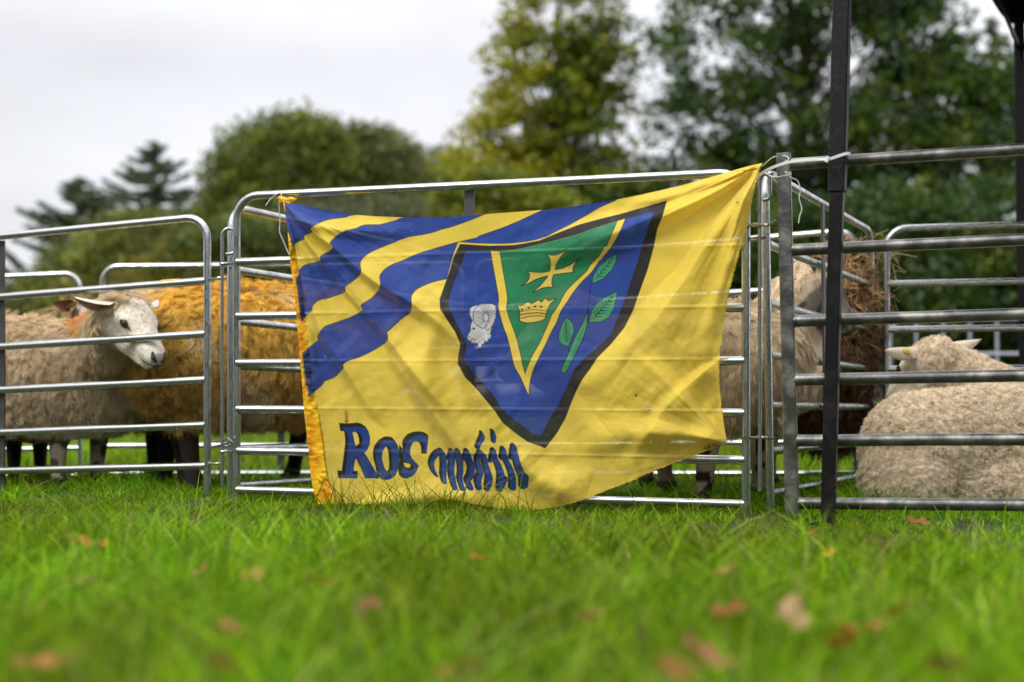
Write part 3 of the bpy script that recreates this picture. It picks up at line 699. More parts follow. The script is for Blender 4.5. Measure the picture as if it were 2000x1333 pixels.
rows = np.arange(NV)[:, None]+np.zeros((1, NU), int); 
def crop(pts, pad):
    pts = np.asarray(pts); m = (px > pts[:, 0].min()-pad) & (px < pts[:, 0].max()+pad) & (py > pts[:, 1].min()-pad) & (py < pts[:, 1].max()+pad)
    r = np.where(m.any(1))[0]; c = np.where(m.any(0))[0]
    if len(r) == 0 or len(c) == 0: return None
    return slice(r[0], r[-1]+1), slice(c[0], c[-1]+1)
def inside(x, y, pts):
    c = np.zeros(x.shape, bool); n = len(pts)
    for i in range(n):
        x1, y1 = pts[i]; x2, y2 = pts[(i+1) % n]
        if y1 == y2: continue
        c ^= ((y1 > y) != (y2 > y)) & (x < (x2-x1)*(y-y1)/(y2-y1)+x1)
    return c
def poly(pts, color, line=None, lw=1.6, soft=False, lcol=LN):
    pts = cr(list(pts)+[pts[0]], 4) if soft else np.array(list(pts)+[pts[0]], float)
    s = crop(pts, 4)
    if s is None: return
    x, y = px[s], py[s]; ins = inside(x, y, pts[:-1]); d, _, _ = segdist(x, y, pts)
    sdv = np.where(ins, -d, d); a = np.clip(0.5-sdv, 0, 1)[..., None]; col[s] = col[s]*(1-a)+color*a
    if line: a = np.clip(lw/2+0.5-d, 0, 1)[..., None]*min(1, lw); col[s] = col[s]*(1-a)+lcol*a
def stroke(pts, w, color=LN, smooth=True):
    pts = cr(pts, 5) if smooth and len(pts) > 2 else np.array(pts, float); s = crop(pts, np.max(w)/2+3)
    if s is None: return
    d, t, _ = segdist(px[s], py[s], pts); ww = np.interp(t, np.linspace(0, 1, len(w)), w) if hasattr(w, '__len__') else w
    a = np.clip(ww/2+0.5-d, 0, 1)[..., None]*np.minimum(1, np.maximum(np.asarray(ww), 0.35))[..., None] if hasattr(ww, 'shape') else np.clip(ww/2+0.5-d, 0, 1)[..., None]*min(1, ww)
    col[s] = col[s]*(1-a)+color*a
# wavy bands, each curve from the top edge down to the hem
c1 = A((960, 280), (940, 300), (860, 315), (820, 332), (640, 355), (540, 385), (430, 440), (405, 465), (412, 492), (420, 507), (335, 545), (320, 565), (325, 580), (318, 592), (230, 635), (210, 665), (190, 710))
c2 = B((330, 200), (300, 215), (250, 225), (180, 255), (0, 300))+A((1200, 420), (1080, 420), (1000, 435), (950, 460), (850, 485), (760, 520), (680, 580), (640, 625), (635, 645), (660, 670), (670, 690), (655, 712), (610, 745), (530, 785), (515, 810), (525, 835), (470, 865), (370, 885), (310, 915), (270, 965), (230, 1050))
c3 = B((1270, 165), (1240, 180), (1110, 235), (1000, 275), (860, 325), (740, 355), (640, 390), (500, 420), (370, 440), (270, 470), (150, 520), (0, 580))+A((1200, 705), (1090, 760), (1020, 820), (990, 880), (1000, 970), (970, 1030), (900, 1090), (820, 1150), (810, 1180), (818, 1200), (770, 1235), (640, 1280), (560, 1305))+Cc((520, 65), (400, 95), (340, 130), (300, 185), (300, 215), (245, 270), (170, 370))
c4 = Z4((590, 98), (555, 115), (400, 185), (260, 235))+B((1150, 455), (950, 500), (800, 540), (630, 590), (430, 655), (300, 715), (180, 760), (90, 810), (30, 870), (10, 920), (20, 1000), (0, 1080))+A((1235, 1150), (1200, 1210), (1140, 1270))+Cc((1085, 0), (1040, 50), (960, 105), (880, 160), (900, 210), (850, 255), (740, 310), (600, 360), (480, 400), (430, 430), (380, 500), (365, 540), (375, 570), (340, 600), (280, 650), (190, 720))
c5 = B((800, 940), (650, 975), (520, 1025), (430, 1080), (385, 1150), (385, 1260), (365, 1340))+Z2((890, 1070), (790, 1160))+Cc((1180, 475), (1197, 530), (1180, 590), (1100, 650), (980, 720), (860, 775), (750, 810), (690, 840), (665, 870), (670, 905), (630, 950), (570, 1010), (450, 1060), (425, 1100), (335, 1180), (245, 1260))
S1, S2, S3, S4, S5 = [cr(c, 5) for c in (c1, c2, c3, c4, c5)]
poly(list(S1)+[(540, 480), (540, 380)], BL_)
poly(list(S2)+list(S3[::-1]), BL_)
rimtop = Z4((150, 268), (250, 276), (400, 277), (520, 262), (590, 243))
rb = Z4((590, 243), (650, 212), (720, 177), (800, 132), (880, 86), (945, 58), (960, 40))
i4 = int(np.argmin(np.abs(S4[:, 0]-897)))
poly(list(S4[:i4+1])[::1][::-1]+[(1066, 405), (1210, 380)]+list(cr(rb, 4))[::-1]+list(cr(rimtop, 4))[::-1], BL_)
poly(list(S4[i4:])+list(S5[::-1])+B((840, 800), (880, 650), (935, 508)), BL_)
for S in (S1, S2, S3, S4, S5): stroke(S, 1.25, LN, False)
stroke(rb, 1.2); stroke(rimtop, 1.0); stroke(B((935, 508), (880, 650), (840, 800), (800, 940)), 1.0)
# shield
sh_out = Z4((153, 281), (300, 290), (420, 287), (480, 278), (560, 262), (650, 225), (760, 182), (860, 155), (980, 125), (1208, 60), (1185, 140), (1160, 200), (1140, 300), (1110, 410), (1070, 520), (1035, 620), (992, 705), (926, 787), (855, 858), (811, 925), (778, 968), (751, 1019), (720, 1090), (690, 1170), (650, 1240), (588, 1322), (560, 1310), (500, 1290), (430, 1240), (370, 1190), (330, 1130), (280, 1070), (230, 1010), (180, 960), (142, 890), (145, 850), (155, 790), (130, 730), (90, 670), (52, 610), (50, 560), (75, 490), (100, 420), (120, 350))
sh_in = Z4((182, 312), (350, 319), (430, 311), (480, 300), (600, 272), (750, 232), (850, 196), (1000, 150), (1148, 112), (1120, 180), (1090, 270), (1060, 370), (1020, 490), (990, 580), (960, 655), (926, 740), (866, 798), (795, 858), (740, 919), (710, 985), (680, 1050), (650, 1110), (600, 1190), (567, 1262), (520, 1250), (460, 1200), (400, 1160), (360, 1110), (320, 1050), (270, 990), (220, 940), (172, 875), (175, 840), (187, 790), (160, 730), (120, 660), (92, 590), (100, 540), (130, 450), (160, 380))
poly(sh_out, BK, True, 1.0); poly(sh_in, BL_, True, 1.0)
vout = Z4((308, 317), (330, 440))+Ff((520, 120), (515, 200), (530, 290), (570, 430), (610, 540), (640, 650), (690, 860), (750, 970), (800, 1080), (850, 1190))
vout_r = Ff((850, 1190), (860, 1050), (900, 900), (960, 770), (1040, 610), (1100, 480))+Hh((650, 1150), (700, 1020), (780, 900), (860, 780), (960, 660), (1060, 560), (1160, 420))+G((530, 150), (640, 10))+Z4((950, 255), (975, 205), (998, 150))
vin = Z4((356, 318), (375, 430))+Ff((600, 0), (618, 140), (608, 230), (640, 350), (700, 510), (740, 650), (780, 830), (808, 945))
vin_r = Ff((808, 945), (870, 780), (950, 640), (1000, 540), (1060, 400), (1100, 300))+Hh((600, 1050), (680, 930), (720, 850), (780, 760), (880, 660), (1000, 550), (1050, 470), (1150, 360))+G((580, 0))+Z4((900, 290), (930, 222), (955, 163))
vo, vor, vi, vir = [cr(c, 4) for c in (vout, vout_r, vin, vin_r)]
poly(list(vo)+list(vor)+Z4((850, 196), (750, 232), (600, 272), (480, 300), (430, 311), (350, 319)), YL); poly(list(vi)+list(vir)+Z4((850, 196), (750, 232), (600, 272), (480, 300), (430, 311)), GR)
for S in (vo, vor, vi, vir): stroke(S, 1.5, LN, False)
# cross
poly(Hh((530, 342), (590, 358), (650, 352), (700, 330), (775, 280), (720, 350), (670, 420), (640, 480), (632, 528), (720, 510), (800, 475), (870, 430), (925, 390), (880, 440), (850, 490), (840, 540), (862, 555), (760, 568), (680, 578), (612, 590), (595, 640), (592, 700), (612, 738), (550, 732), (480, 745), (420, 775), (365, 795), (430, 740), (480, 690), (520, 640), (545, 600), (470, 620), (400, 645), (320, 690), (230, 722), (290, 680), (325, 630), (330, 580), (300, 545), (390, 558), (480, 560), (570, 545), (575, 470), (572, 420), (560, 380)), np.array(s2l(236, 210, 100)), True, 1.7)
# crown
poly(Ff((705, 200), (770, 208), (838, 165), (880, 190), (950, 145), (985, 170), (1035, 120), (1055, 155), (1150, 128), (1090, 180), (1055, 240), (1040, 290), (1025, 350), (980, 375), (900, 390), (820, 395), (760, 380), (745, 360), (750, 300), (748, 260), (735, 225)), np.array(s2l(236, 206, 88)), True, 1.7)
stroke(Ff((750, 276), (830, 259), (920, 252), (1040, 264)), 1.3); stroke(Ff((750, 308), (850, 292), (940, 286), (1032, 297)), 1.9); stroke(Ff((750, 338), (760, 345), (850, 326), (940, 318), (1022, 324)), 1.6)
for i, c in enumerate([(775, 250), (812, 241), (848, 233), (883, 226), (917, 218), (950, 216), (983, 220), (1015, 218)]):
    cx, cy = Ff(c)[0]; ring = [(cx+2.6*math.cos(a), cy+2.0*math.sin(a)) for a in np.linspace(0, 2*math.pi, 11)[:-1]]
    poly(ring, LN if i % 2 == 0 else np.array(s2l(236, 206, 88)), True, 0.7)
# ram's head
ram = Ff((205, 290), (210, 240), (240, 215), (300, 200), (340, 190), (400, 186), (450, 190), (485, 205), (492, 270), (490, 330), (475, 390), (450, 440), (440, 470), (430, 510), (440, 530), (435, 560), (410, 570), (400, 598), (378, 600), (372, 580), (360, 632), (345, 620), (330, 660), (312, 655), (270, 695), (300, 640), (295, 618), (230, 620), (217, 602), (212, 590), (190, 580), (180, 550), (190, 520), (215, 480), (218, 420), (238, 370), (215, 330))
poly(ram, WH, True, 1.0)
stroke(Ff((305, 205), (262, 245), (246, 310), (255, 385), (300, 430), (345, 452), (372, 440), (385, 400)), 1.5)
inner = [(385+27*math.cos(a), 335+46*math.sin(a)) for a in np.linspace(0, 2*math.pi, 15)]
for a in np.linspace(1.95, 1.95+2*math.pi-0.95, 23):
    p0_ = (385+27*math.cos(a), 335+46*math.sin(a)); ro = 1.0
    q_ = (372+118*math.cos(a), 318+128*math.sin(a)) if math.cos(a) > 0 or a > 3.9 else (372+122*math.cos(a), 328+112*math.sin(a))
    stroke(Ff(p0_, q_), 0.95)
stroke(Ff(*inner), 1.0); stroke(Ff((385, 470), (410, 470), (455, 420), (485, 350)), 1.3); stroke(Ff((385, 470), (395, 420), (412, 370)), 1.2)
for k in range(6): stroke(Ff((207, 250+k*16), (245, 248+k*16)), 0.6)
cx, cy = Ff((253, 457))[0]; poly([(cx+2.5*math.cos(a), cy+2.2*math.sin(a)) for a in np.linspace(0, 6.28, 11)[:-1]], LN)
stroke(Ff((192, 548), (215, 545)), 1.1); stroke(Ff((220, 592), (228, 572), (248, 570), (262, 582)), 1.2); stroke(Ff((215, 600), (240, 612), (290, 615), (330, 592), (360, 560)), 0.9); stroke(Ff((405, 510), (425, 540), (400, 560)), .8)
# oak sprig
for lf in (G((692, 70), (600, 130), (520, 200), (470, 280), (458, 355), (560, 310), (640, 230), (680, 150)), G((695, 425), (600, 470), (510, 530), (455, 610), (430, 715), (540, 710), (610, 670), (660, 590), (680, 500)), G((220, 668), (180, 730), (150, 820), (150, 880), (180, 920), (235, 940), (260, 880), (292, 800), (285, 730), (250, 690))):
    poly(lf, LG, True, 1.3)
poly(G((420, 605), (370, 720), (300, 850), (240, 1000), (165, 1168), (208, 1190), (270, 1080), (330, 950), (380, 850), (410, 750)), LG, True, 1.7)
stroke(G((458, 355), (437, 440), (430, 540), (420, 610)), [1.0, 2.6]); stroke(G((424, 610), (424, 715)), 1.6); stroke(G((235, 940), (250, 985)), 2.2); stroke(G((380, 770), (320, 920), (260, 1060), (200, 1150)), 1.0)
def veins(a, b, ln, n, w):
    (ax_, ay_), (bx_, by_) = G(a)[0], G(b)[0]; stroke([(ax_, ay_), (bx_, by_)], w); dx, dy = bx_-ax_, by_-ay_; L_2 = math.hypot(dx, dy); dx /= L_2; dy /= L_2
    for i in range(n):
        t = (i+0.7)/n*0.92; x0, y0 = ax_+(bx_-ax_)*t, ay_+(by_-ay_)*t; l = ln*(1-0.65*t)
        for s in (1, -1): stroke([(x0, y0), (x0+(dx*.75-dy*s*.8)*l, y0+(dy*.75+dx*s*.8)*l)], w*.9)
veins((495, 312), (662, 108), 9, 6, 1.2); veins((470, 680), (658, 468), 13, 7, 1.5); veins((225, 900), (215, 705), 9, 7, 1.2)
# lettering
BLT = np.array(s2l(24, 62, 136)); BKT = np.array(s2l(30, 30, 34))
poly(D((105, 145), (250, 155), (420, 140), (500, 160), (570, 210), (620, 290), (650, 400), (640, 520), (600, 620), (550, 665), (600, 740), (700, 920), (750, 1000), (800, 1045), (800, 1115), (555, 1105), (500, 960), (400, 760), (370, 880), (355, 975), (435, 980), (430, 1110), (95, 1105), (80, 970), (155, 975), (190, 700), (215, 480), (205, 340), (195, 290), (130, 285)), BKT)
poly(D((170, 215), (280, 225), (420, 210), (520, 220), (580, 240), (620, 290), (645, 400), (635, 510), (600, 600), (545, 660), (600, 740), (700, 920), (760, 1030), (800, 1050), (800, 1110), (560, 1105), (510, 960), (410, 740), (400, 700), (385, 800), (350, 1030), (430, 1045), (430, 1105), (140, 1105), (150, 1045), (210, 1035), (245, 780), (275, 560), (270, 400), (240, 310), (210, 290)), BLT)
poly(D((345, 315), (385, 300), (450, 310), (500, 370), (520, 450), (510, 550), (470, 595), (410, 590), (400, 545), (370, 430)), BKT); poly(D((345, 315), (390, 300), (430, 340), (455, 420), (455, 500), (400, 545), (375, 450)), YL)
poly(D((930, 378), (1020, 395), (1090, 470), (1140, 580), (1160, 700), (1150, 880), (1110, 1010), (1040, 1100), (950, 1135), (860, 1130), (810, 1090), (760, 1010), (740, 900), (700, 740), (700, 620), (730, 530), (800, 440), (880, 390)), BKT, soft=True)
poly(D((960, 440), (1040, 455), (1100, 520), (1140, 600), (1160, 720), (1150, 880), (1110, 1010), (1040, 1095), (950, 1133), (870, 1125), (820, 1070), (790, 960), (760, 820), (750, 680), (780, 600), (830, 520), (890, 460)), BLT, soft=True)
poly(D((930, 545), (990, 560), (1020, 650), (1035, 800), (1030, 950), (1000, 1010), (960, 1020), (920, 970), (870, 860), (855, 720), (880, 620)), BKT, soft=True)
poly(D((930, 555), (955, 620), (970, 750), (975, 880), (960, 965), (930, 975), (890, 900), (860, 780), (860, 680), (890, 600)), YL, soft=True)
poly(D((1500, 290), (1580, 305), (1650, 350), (1662, 410), (1640, 560), (1632, 680), (1535, 680), (1530, 560), (1500, 490), (1450, 465), (1390, 490), (1350, 570), (1340, 680), (1370, 760), (1430, 820), (1495, 890), (1450, 1000), (1370, 1080), (1280, 1115), (1210, 1100), (1150, 1050), (1135, 960), (1150, 820), (1165, 790), (1150, 700), (1150, 520), (1215, 600), (1200, 470), (1225, 420), (1290, 340), (1390, 300)), BKT)
poly(D((1540, 355), (1600, 370), (1660, 405), (1640, 560), (1632, 650), (1600, 640), (1590, 560), (1560, 490), (1500, 455), (1450, 460), (1390, 485), (1350, 570), (1340, 680), (1370, 760), (1430, 820), (1490, 890), (1450, 1000), (1370, 1080), (1280, 1112), (1210, 1090), (1195, 980), (1210, 880), (1250, 940), (1310, 985), (1370, 970), (1410, 910), (1380, 860), (1300, 830), (1230, 780), (1200, 700), (1210, 620), (1262, 690), (1250, 600), (1270, 520), (1340, 420), (1430, 370)), BLT)
poly(D((1228, 835), (1300, 848), (1345, 862), (1352, 895), (1310, 930), (1265, 915), (1240, 880)), YL)
strokes = [  # E-space centre lines and widths (photo px) of c m a-acute i n
 ([(318, 545), (255, 570), (195, 650), (180, 730), (205, 820), (260, 900)], [8, 10, 9, 9, 7, 3]),
 ([(315, 545), (345, 610), (355, 740), (350, 880), (368, 985)], [10, 11, 11, 11, 8]),
 ([(470, 540), (440, 650)], [7, 8]), ([(470, 540), (475, 680), (465, 820), (485, 950), (520, 1070)], [8, 11, 11, 11, 9]),
 ([(555, 545), (530, 640)], [7, 6]), ([(560, 545), (590, 680), (600, 820), (590, 940), (630, 1085)], [9, 11, 9, 9, 8]),
 ([(690, 545), (650, 650)], [8, 6]), ([(690, 545), (720, 660), (760, 780), (735, 900), (700, 960), (745, 1070)], [9, 12, 13, 13, 11, 10]),
 ([(880, 565), (845, 640), (855, 740), (885, 850), (850, 960), (865, 1070)], [8, 10, 10, 11, 12, 10]),
 ([(880, 560), (935, 620), (960, 740), (1000, 860), (1010, 960), (985, 1085)], [9, 10, 11, 12, 14, 9]),
 ([(905, 270), (910, 340), (870, 420), (845, 480)], [4, 10, 8, 7]),
 ([(1065, 250), (1080, 330), (1080, 400)], [5, 8, 6]),
 ([(1075, 530), (1045, 640), (1025, 690)], [8, 7, 4]), ([(1075, 535), (1095, 640), (1150, 760), (1185, 900), (1160, 1085)], [9, 10, 12, 14, 10]),
 ([(1270, 930), (1200, 1050)], [3, 8]),
 ([(1215, 510), (1190, 640)], [8, 6]), ([(1220, 520), (1245, 640), (1310, 780), (1350, 920), (1350, 1060)], [9, 10, 11, 12, 13]),
 ([(1365, 470), (1330, 640)], [9, 6]), ([(1370, 480), (1400, 640), (1440, 780), (1500, 920), (1500, 1040)], [9, 12, 13, 14, 13]),
 ([(1560, 900), (1540, 1040)], [5, 8])]
strokes = [(p_, [a*.92 for a in w_]) for p_, w_ in strokes]
for pts, w_ in strokes: stroke([(x-4.4, y-3.8) for x, y in E(*pts)], [a+1.2 for a in w_], BKT)
for pts, w_ in strokes: stroke([(x-2.4, y-1.5) for x, y in E(*pts)], [a+1.5 for a in w_], BKT)
for pts, w_ in strokes: stroke(E(*pts), w_, BLT)
# ageing: faint dirt, rust spots, scuffs and holes rims
dirt = np.clip(0.5+0.35*vnoise(px/38, py/30, 11)+0.3*vnoise(px/13, py/17, 12)+0.2*vnoise(px/5, py/5, 13), 0, 1)
low = np.clip((py-560)/400, 0, 1)
k = (0.04+0.22*low)*dirt; col = col*(1-k[..., None])+np.array([0.30, 0.22, 0.07])*col.mean(-1, keepdims=True)*2.0*k[..., None]
def rust(x0, y0, rx, ry, a=0.8, c=(0.30, 0.06, 0.01)):
    global col
    d = np.hypot((px-x0)/rx, (py-y0)/ry)+0.35*vnoise(px/3, py/3, int(x0)); m = np.clip(1.25-d, 0, 1)[..., None]*a; col = col*(1-m)+np.array(c)*m
for q in ((676, 816, 4, 12), (677, 822, 4, 5), (1440, 396, 4, 5), (1396, 871, 22, 5), (1380, 876, 10, 4), (1462, 333, 3, 2), (1475, 330, 6, 2), (644, 972, 14, 10), (628, 962, 5, 7), (1242, 774, 3, 3)): rust(*q)
for q in ((1268, 800, 3.5, 2), (1396, 656, 1.5, 1.5)): rust(*q, 1.0, (0.6, 0.6, 0.55))
r2 = np.random.default_rng(5)
for k in range(90):
    x0, y0 = r2.uniform(600, 1430), r2.uniform(400, 960); rust(x0, y0, r2.uniform(.5, 1.3), r2.uniform(.5, 1.3), .5, (.7, .7, .7) if k % 2 else (.12, .1, .05))
for k in range(60):
    x0, y0 = 775+r2.normal()*34, 457+r2.normal()*7; stroke([(x0, y0), (x0+r2.uniform(3, 12), y0+r2.uniform(-1, 3))], 0.35, np.array([.3, .34, .5]))
# hem region is a separate sewn-on part: keep the body from the stitch line on
hem_in = cr([(556, 400), (562, 450), (575, 480), (578, 500), (581, 515), (586, 545), (592, 588), (598, 620), (603, 650), (607, 690), (611, 730), (615, 764), (620, 796), (625, 830), (630, 865), (634, 900), (640, 935), (648, 958), (660, 985)], 5)
xh = np.interp(py, hem_in[:, 1], hem_in[:, 0])
POS = on_flag(px, py, disp)
def clothmat():
    m, t, b, o = newmat('flag_cloth')
    at = N(t, 'ShaderNodeAttribute'); at.attribute_name = 'Col'; tc = N(t, 'ShaderNodeTexCoord')
    nz = N(t, 'ShaderNodeTexNoise'); nz.inputs['Scale'].default_value = 9; nz.inputs['Detail'].default_value = 6; t.links.new(tc.outputs['Object'], nz.inputs['Vector'])
    hs = N(t, 'ShaderNodeHueSaturation'); mr = N(t, 'ShaderNodeMapRange'); mr.inputs[1].default_value = .3; mr.inputs[2].default_value = .7; mr.inputs[3].default_value = .88; mr.inputs[4].default_value = 1.08
    t.links.new(nz.outputs[0], mr.inputs[0]); t.links.new(mr.outputs[0], hs.inputs['Value']); t.links.new(at.outputs['Color'], hs.inputs['Color'])
    wv = N(t, 'ShaderNodeTexNoise'); wv.inputs['Scale'].default_value = 420; t.links.new(tc.outputs['Object'], wv.inputs['Vector'])
    w2 = N(t, 'ShaderNodeTexNoise'); w2.inputs['Scale'].default_value = 8; w2.inputs['Detail'].default_value = 3; t.links.new(tc.outputs['Object'], w2.inputs['Vector'])
    ad = N(t, 'ShaderNodeMath', operation='MULTIPLY_ADD'); ad.inputs[1].default_value = 0.12; t.links.new(wv.outputs[0], ad.inputs[0]); t.links.new(w2.outputs[0], ad.inputs[2])
    bp = N(t, 'ShaderNodeBump'); bp.inputs['Strength'].default_value = .35; bp.inputs['Distance'].default_value = .005; t.links.new(ad.outputs[0], bp.inputs['Height'])
    b.inputs['Roughness'].default_value = .62; b.inputs['Specular IOR Level'].default_value = .25; b.inputs['Sheen Weight'].default_value = .12
    tr = N(t, 'ShaderNodeBsdfTranslucent'); tp = N(t, 'ShaderNodeBsdfTransparent')
    for n_ in (b, tr):
        t.links.new(hs.outputs[0], n_.inputs[0]); t.links.new(bp.outputs[0], n_.inputs['Normal'])
    m1 = N(t, 'ShaderNodeMixShader'); m1.inputs[0].default_value = .28; t.links.new(b.outputs[0], m1.inputs[1]); t.links.new(tr.outputs[0], m1.inputs[2])
    m2 = N(t, 'ShaderNodeMixShader'); m2.inputs[0].default_value = .065; t.links.new(m1.outputs[0], m2.inputs[1]); t.links.new(tp.outputs[0], m2.inputs[2])
    t.links.new(m2.outputs[0], o.inputs[0]); return m
M['cloth'] = clothmat()
M['hem'] = mat('hem_cloth', (0.92, 0.92, 0.92), 0.7, c2=(1.05, 1.05, 1.05), scale=30, attr='Col', spec=.2, bump=.4, bscale=60)
idx = np.arange(NU*NV).reshape(NV, NU); Q = np.stack([idx[:-1, :-1], idx[1:, :-1], idx[1:, 1:], idx[:-1, 1:]], -1)
qx = px[:-1, :-1]; bodym = (qx > xh[:-1, :-1]-3.0)
hole = (np.hypot((px-1268)/4.2, (py-799.5)/2.4) < 1) | (np.hypot((px-1242)/2.0, (py-772)/1.6) < 1) | (np.hypot((px-1454)/3.5, (py-334)/1.2) < 1) | (np.hypot((px-1470)/4, (py-331)/1.0) < 1)
bodym &= ~hole[:-1, :-1]
used = np.unique(Q[bodym]); remap = np.full(NU*NV, -1); remap[used] = np.arange(len(used))
flag = np_mesh('flag', POS.reshape(-1, 3)[used], remap[Q[bodym]], M['cloth'], cols=col.reshape(-1, 3)[used])
tag(flag, 'yellow and blue cloth flag with painted shield and old lettering, tied across the hurdle', 'flag')
# hem: folded strip down the left edge
nh, mh = 7, 420; tt = np.linspace(0, 1, mh); Lr = resample(edge_L, mh); Hr = np.stack([np.interp(Lr[:, 1], hem_in[:, 1], hem_in[:, 0]), Lr[:, 1]], 1)
Hr[-30:, 0] = np.maximum(Hr[-30:, 0], Lr[-30:, 0]+26)
s_ = np.linspace(0, 1, nh)[None, :, None]; HP = Lr[:, None]*(1-s_)+Hr[:, None]*s_; hx, hy = HP[..., 0], HP[..., 1]
base_d = disp[np.clip((tt*(NV-1)).astype(int), 0, NV-1)][:, 12][:, None]
hd = base_d+0.004+0.004*np.sin(np.linspace(0.15, math.pi*.9, nh))[None]+0.0022*vnoise(hx/7, hy/11, 21)+0.0015*vnoise(hx/4, hy/5, 22)
HPOS = on_flag(hx, hy, hd)
ORG = np.array(s2l(218, 146, 20)); YH = np.array(s2l(228, 184, 34)); hc = np.tile(YH, hx.shape+(1,)); mm = np.clip(.5+.6*vnoise(hx/10, hy/22, 23), 0, 1)[..., None]; hc = hc*(1-mm)+ORG*mm
_px, _py, _col = px, py, col; px, py, col = hx, hy, hc
rows_ = None
def hpoly(pts, c):
    global hc
    a = inside(hx, hy, pts); hc[a] = c
NB = np.array(s2l(40, 54, 88))
hpoly(A((115, 330), (160, 570), (192, 705), (235, 640), (230, 500), (180, 330)), NB); hpoly(A((290, 960), (232, 1050), (236, 1120), (250, 1180), (266, 1333))+Cc((150, 200), (170, 370), (265, 260), (250, 0)), NB); hpoly(Cc((300, 630), (190, 720), (205, 880), (225, 1060), (245, 1260), (360, 1165)), NB)
col = hc
for q in ((600, 820, 6, 14), (606, 880, 5, 16), (590, 660, 5, 12), (575, 510, 4, 8), (640, 965, 12, 8), (596, 740, 4, 8), (625, 960, 6, 6)): rust(*q, .6)
hc = col; px, py, col = _px, _py, _col
hi = np.arange(nh*mh).reshape(mh, nh); HQ = np.stack([hi[:-1, :-1], hi[1:, :-1], hi[1:, 1:], hi[:-1, 1:]], -1).reshape(-1, 4)
hem = np_mesh('hem', HPOS.reshape(-1, 3), HQ, M['hem'], flag, cols=hc.reshape(-1, 3)); hem['label'] = 'folded orange-yellow hem stitched down the left edge'
# stitches down the seam
mb = MB(); zz = resample(hem_in, 150); zd = np.interp(np.linspace(0, 1, 150), tt, hd[:, -2])+.0025
sp = on_flag(zz[:, 0]-.6, zz[:, 1], zd)
for i in range(4, 145): mb.tube([sp[i], sp[i]+(sp[i+1]-sp[i])*.55+np.array([.0007*(-1)**i, 0, 0])], 0.0006, 4)
mb.build('stitching', mat('stitch_thread', (0.10, 0.07, 0.05), .9, c2=(.05, .03, .03), scale=50), flag)
# frayed threads at the lower right corner and knotted top corners
mb = MB(); pc = on_flag(np.array([1419.]), np.array([866.]), np.array([.006]))[0]
for k in range(16):
    d = Vector((random.uniform(-.2, 1), random.uniform(-.4, .1), random.uniform(-.7, .3))).normalized()*random.uniform(.006, .02); s0 = Vector(pc)+Vector((random.uniform(-.02, .002), 0, random.uniform(-.004, .014)))
    mb.tube([s0, s0+d*.5+Vector((0, 0, .001)), s0+d+Vector((0, 0, -.003))], .0006, 4)
mb.build('frayed_threads', mat('loose_thread', (.8, .5, .05), .9, c2=(.6, .35, .03), scale=50), flag)
mb = MB(); kc = Vector(P(556, 393, 5.0)); kc = Vector(on_flag(np.array([560.]), np.array([393.]), np.array([.016]))[0])
mb.tube([kc+Vector((-.028, 0, .012)), kc+Vector((-.014, -.006, .004)), kc+Vector((0, -.008, .001)), kc+Vector((.016, -.003, .002)), kc+Vector((.034, .004, .006))], [.006, .011, .009, .012, .004], 9)
mb.tube([kc+Vector((-.026, -.002, -.002)), kc+Vector((-.008, -.012, -.004)), kc+Vector((.008, -.008, -.008)), kc+Vector((.024, 0, -.004))], [.004, .007, .009, .003], 8)
mb.build('knotted_corner', mat('orange_cloth', s2l(232, 160, 20), .7, c2=s2l(240, 190, 40), scale=60, bump=.5, bscale=120), flag)

# ------------------------------------------------------------------ strings and cable tie
def cord(name, label, cat, pts, r, mt, grp=None):
    root = thing(name, pts[0], label, cat, grp); c = [Vector(p) for p in cr3(pts)]
    MB().tube(c, r, 7).build('strand', M[mt], root); return root
def cr3(pts, n=7):
    p = np.array(pts, float); p = np.vstack([2*p[0]-p[1], p, 2*p[-1]-p[-2]]); o = []
    for i in range(1, len(p)-2):
        for k in range(n):
            t = k/n; o.append(0.5*((2*p[i])+(-p[i-1]+p[i+1])*t+(2*p[i-1]-5*p[i]+4*p[i+1]-p[i+2])*t*t+(-p[i-1]+3*p[i]-3*p[i+1]+p[i+2])*t**3))
    o.append(p[-2]); return o
cord('string', 'white string knotted at the top left corner of the flag, its end hanging down', 'string',
  [P(519, 402, 5.0), P(528, 390, 5.0), P(540, 380, 4.985), P(549, 378, 4.98), P(548, 392, 4.97), P(545, 400, 4.975), P(547, 430, 4.985), P(546, 452, 4.985), P(553, 470, 4.985), P(560, 487, 4.985), P(565, 498, 4.98)], 0.0019, 'string')
cord('string', 'thin white string looped at the top right corner of the flag, one end hanging', 'string',
  [P(1488, 326, 4.44), P(1500, 315, 4.42), P(1512, 307, 4.40), P(1530, 305, 4.38), P(1541, 310, 4.36), P(1530, 318, 4.35), P(1505, 330, 4.37), P(1492, 335, 4.42), P(1510, 346, 4.35), P(1530, 344, 4.34), P(1545, 340, 4.34), P(1533, 336, 4.34), P(1545, 347, 4.34), P(1558, 354, 4.34), P(1563, 372, 4.34), P(1561, 388, 4.34), P(1566, 408, 4.34), P(1562, 422, 4.34), P(1560, 436, 4.34)], 0.0017, 'string')
root = thing('cable_tie', P(1480, 345, 4.4), 'long white cable tie from the flag corner to the black pole', 'cable tie')
tp_ = cr3([P(1477, 348, 4.42), P(1492, 336, 4.38), P(1515, 325, 4.33), P(1545, 316, 4.28), P(1580, 312, 4.24), P(1618, 311, 4.205), P(1626, 309, 4.20), P(1650, 301, 4.19), P(1660, 300, 4.20), P(1661, 302, 4.24)])
for i in range(len(tp_)-1): pass
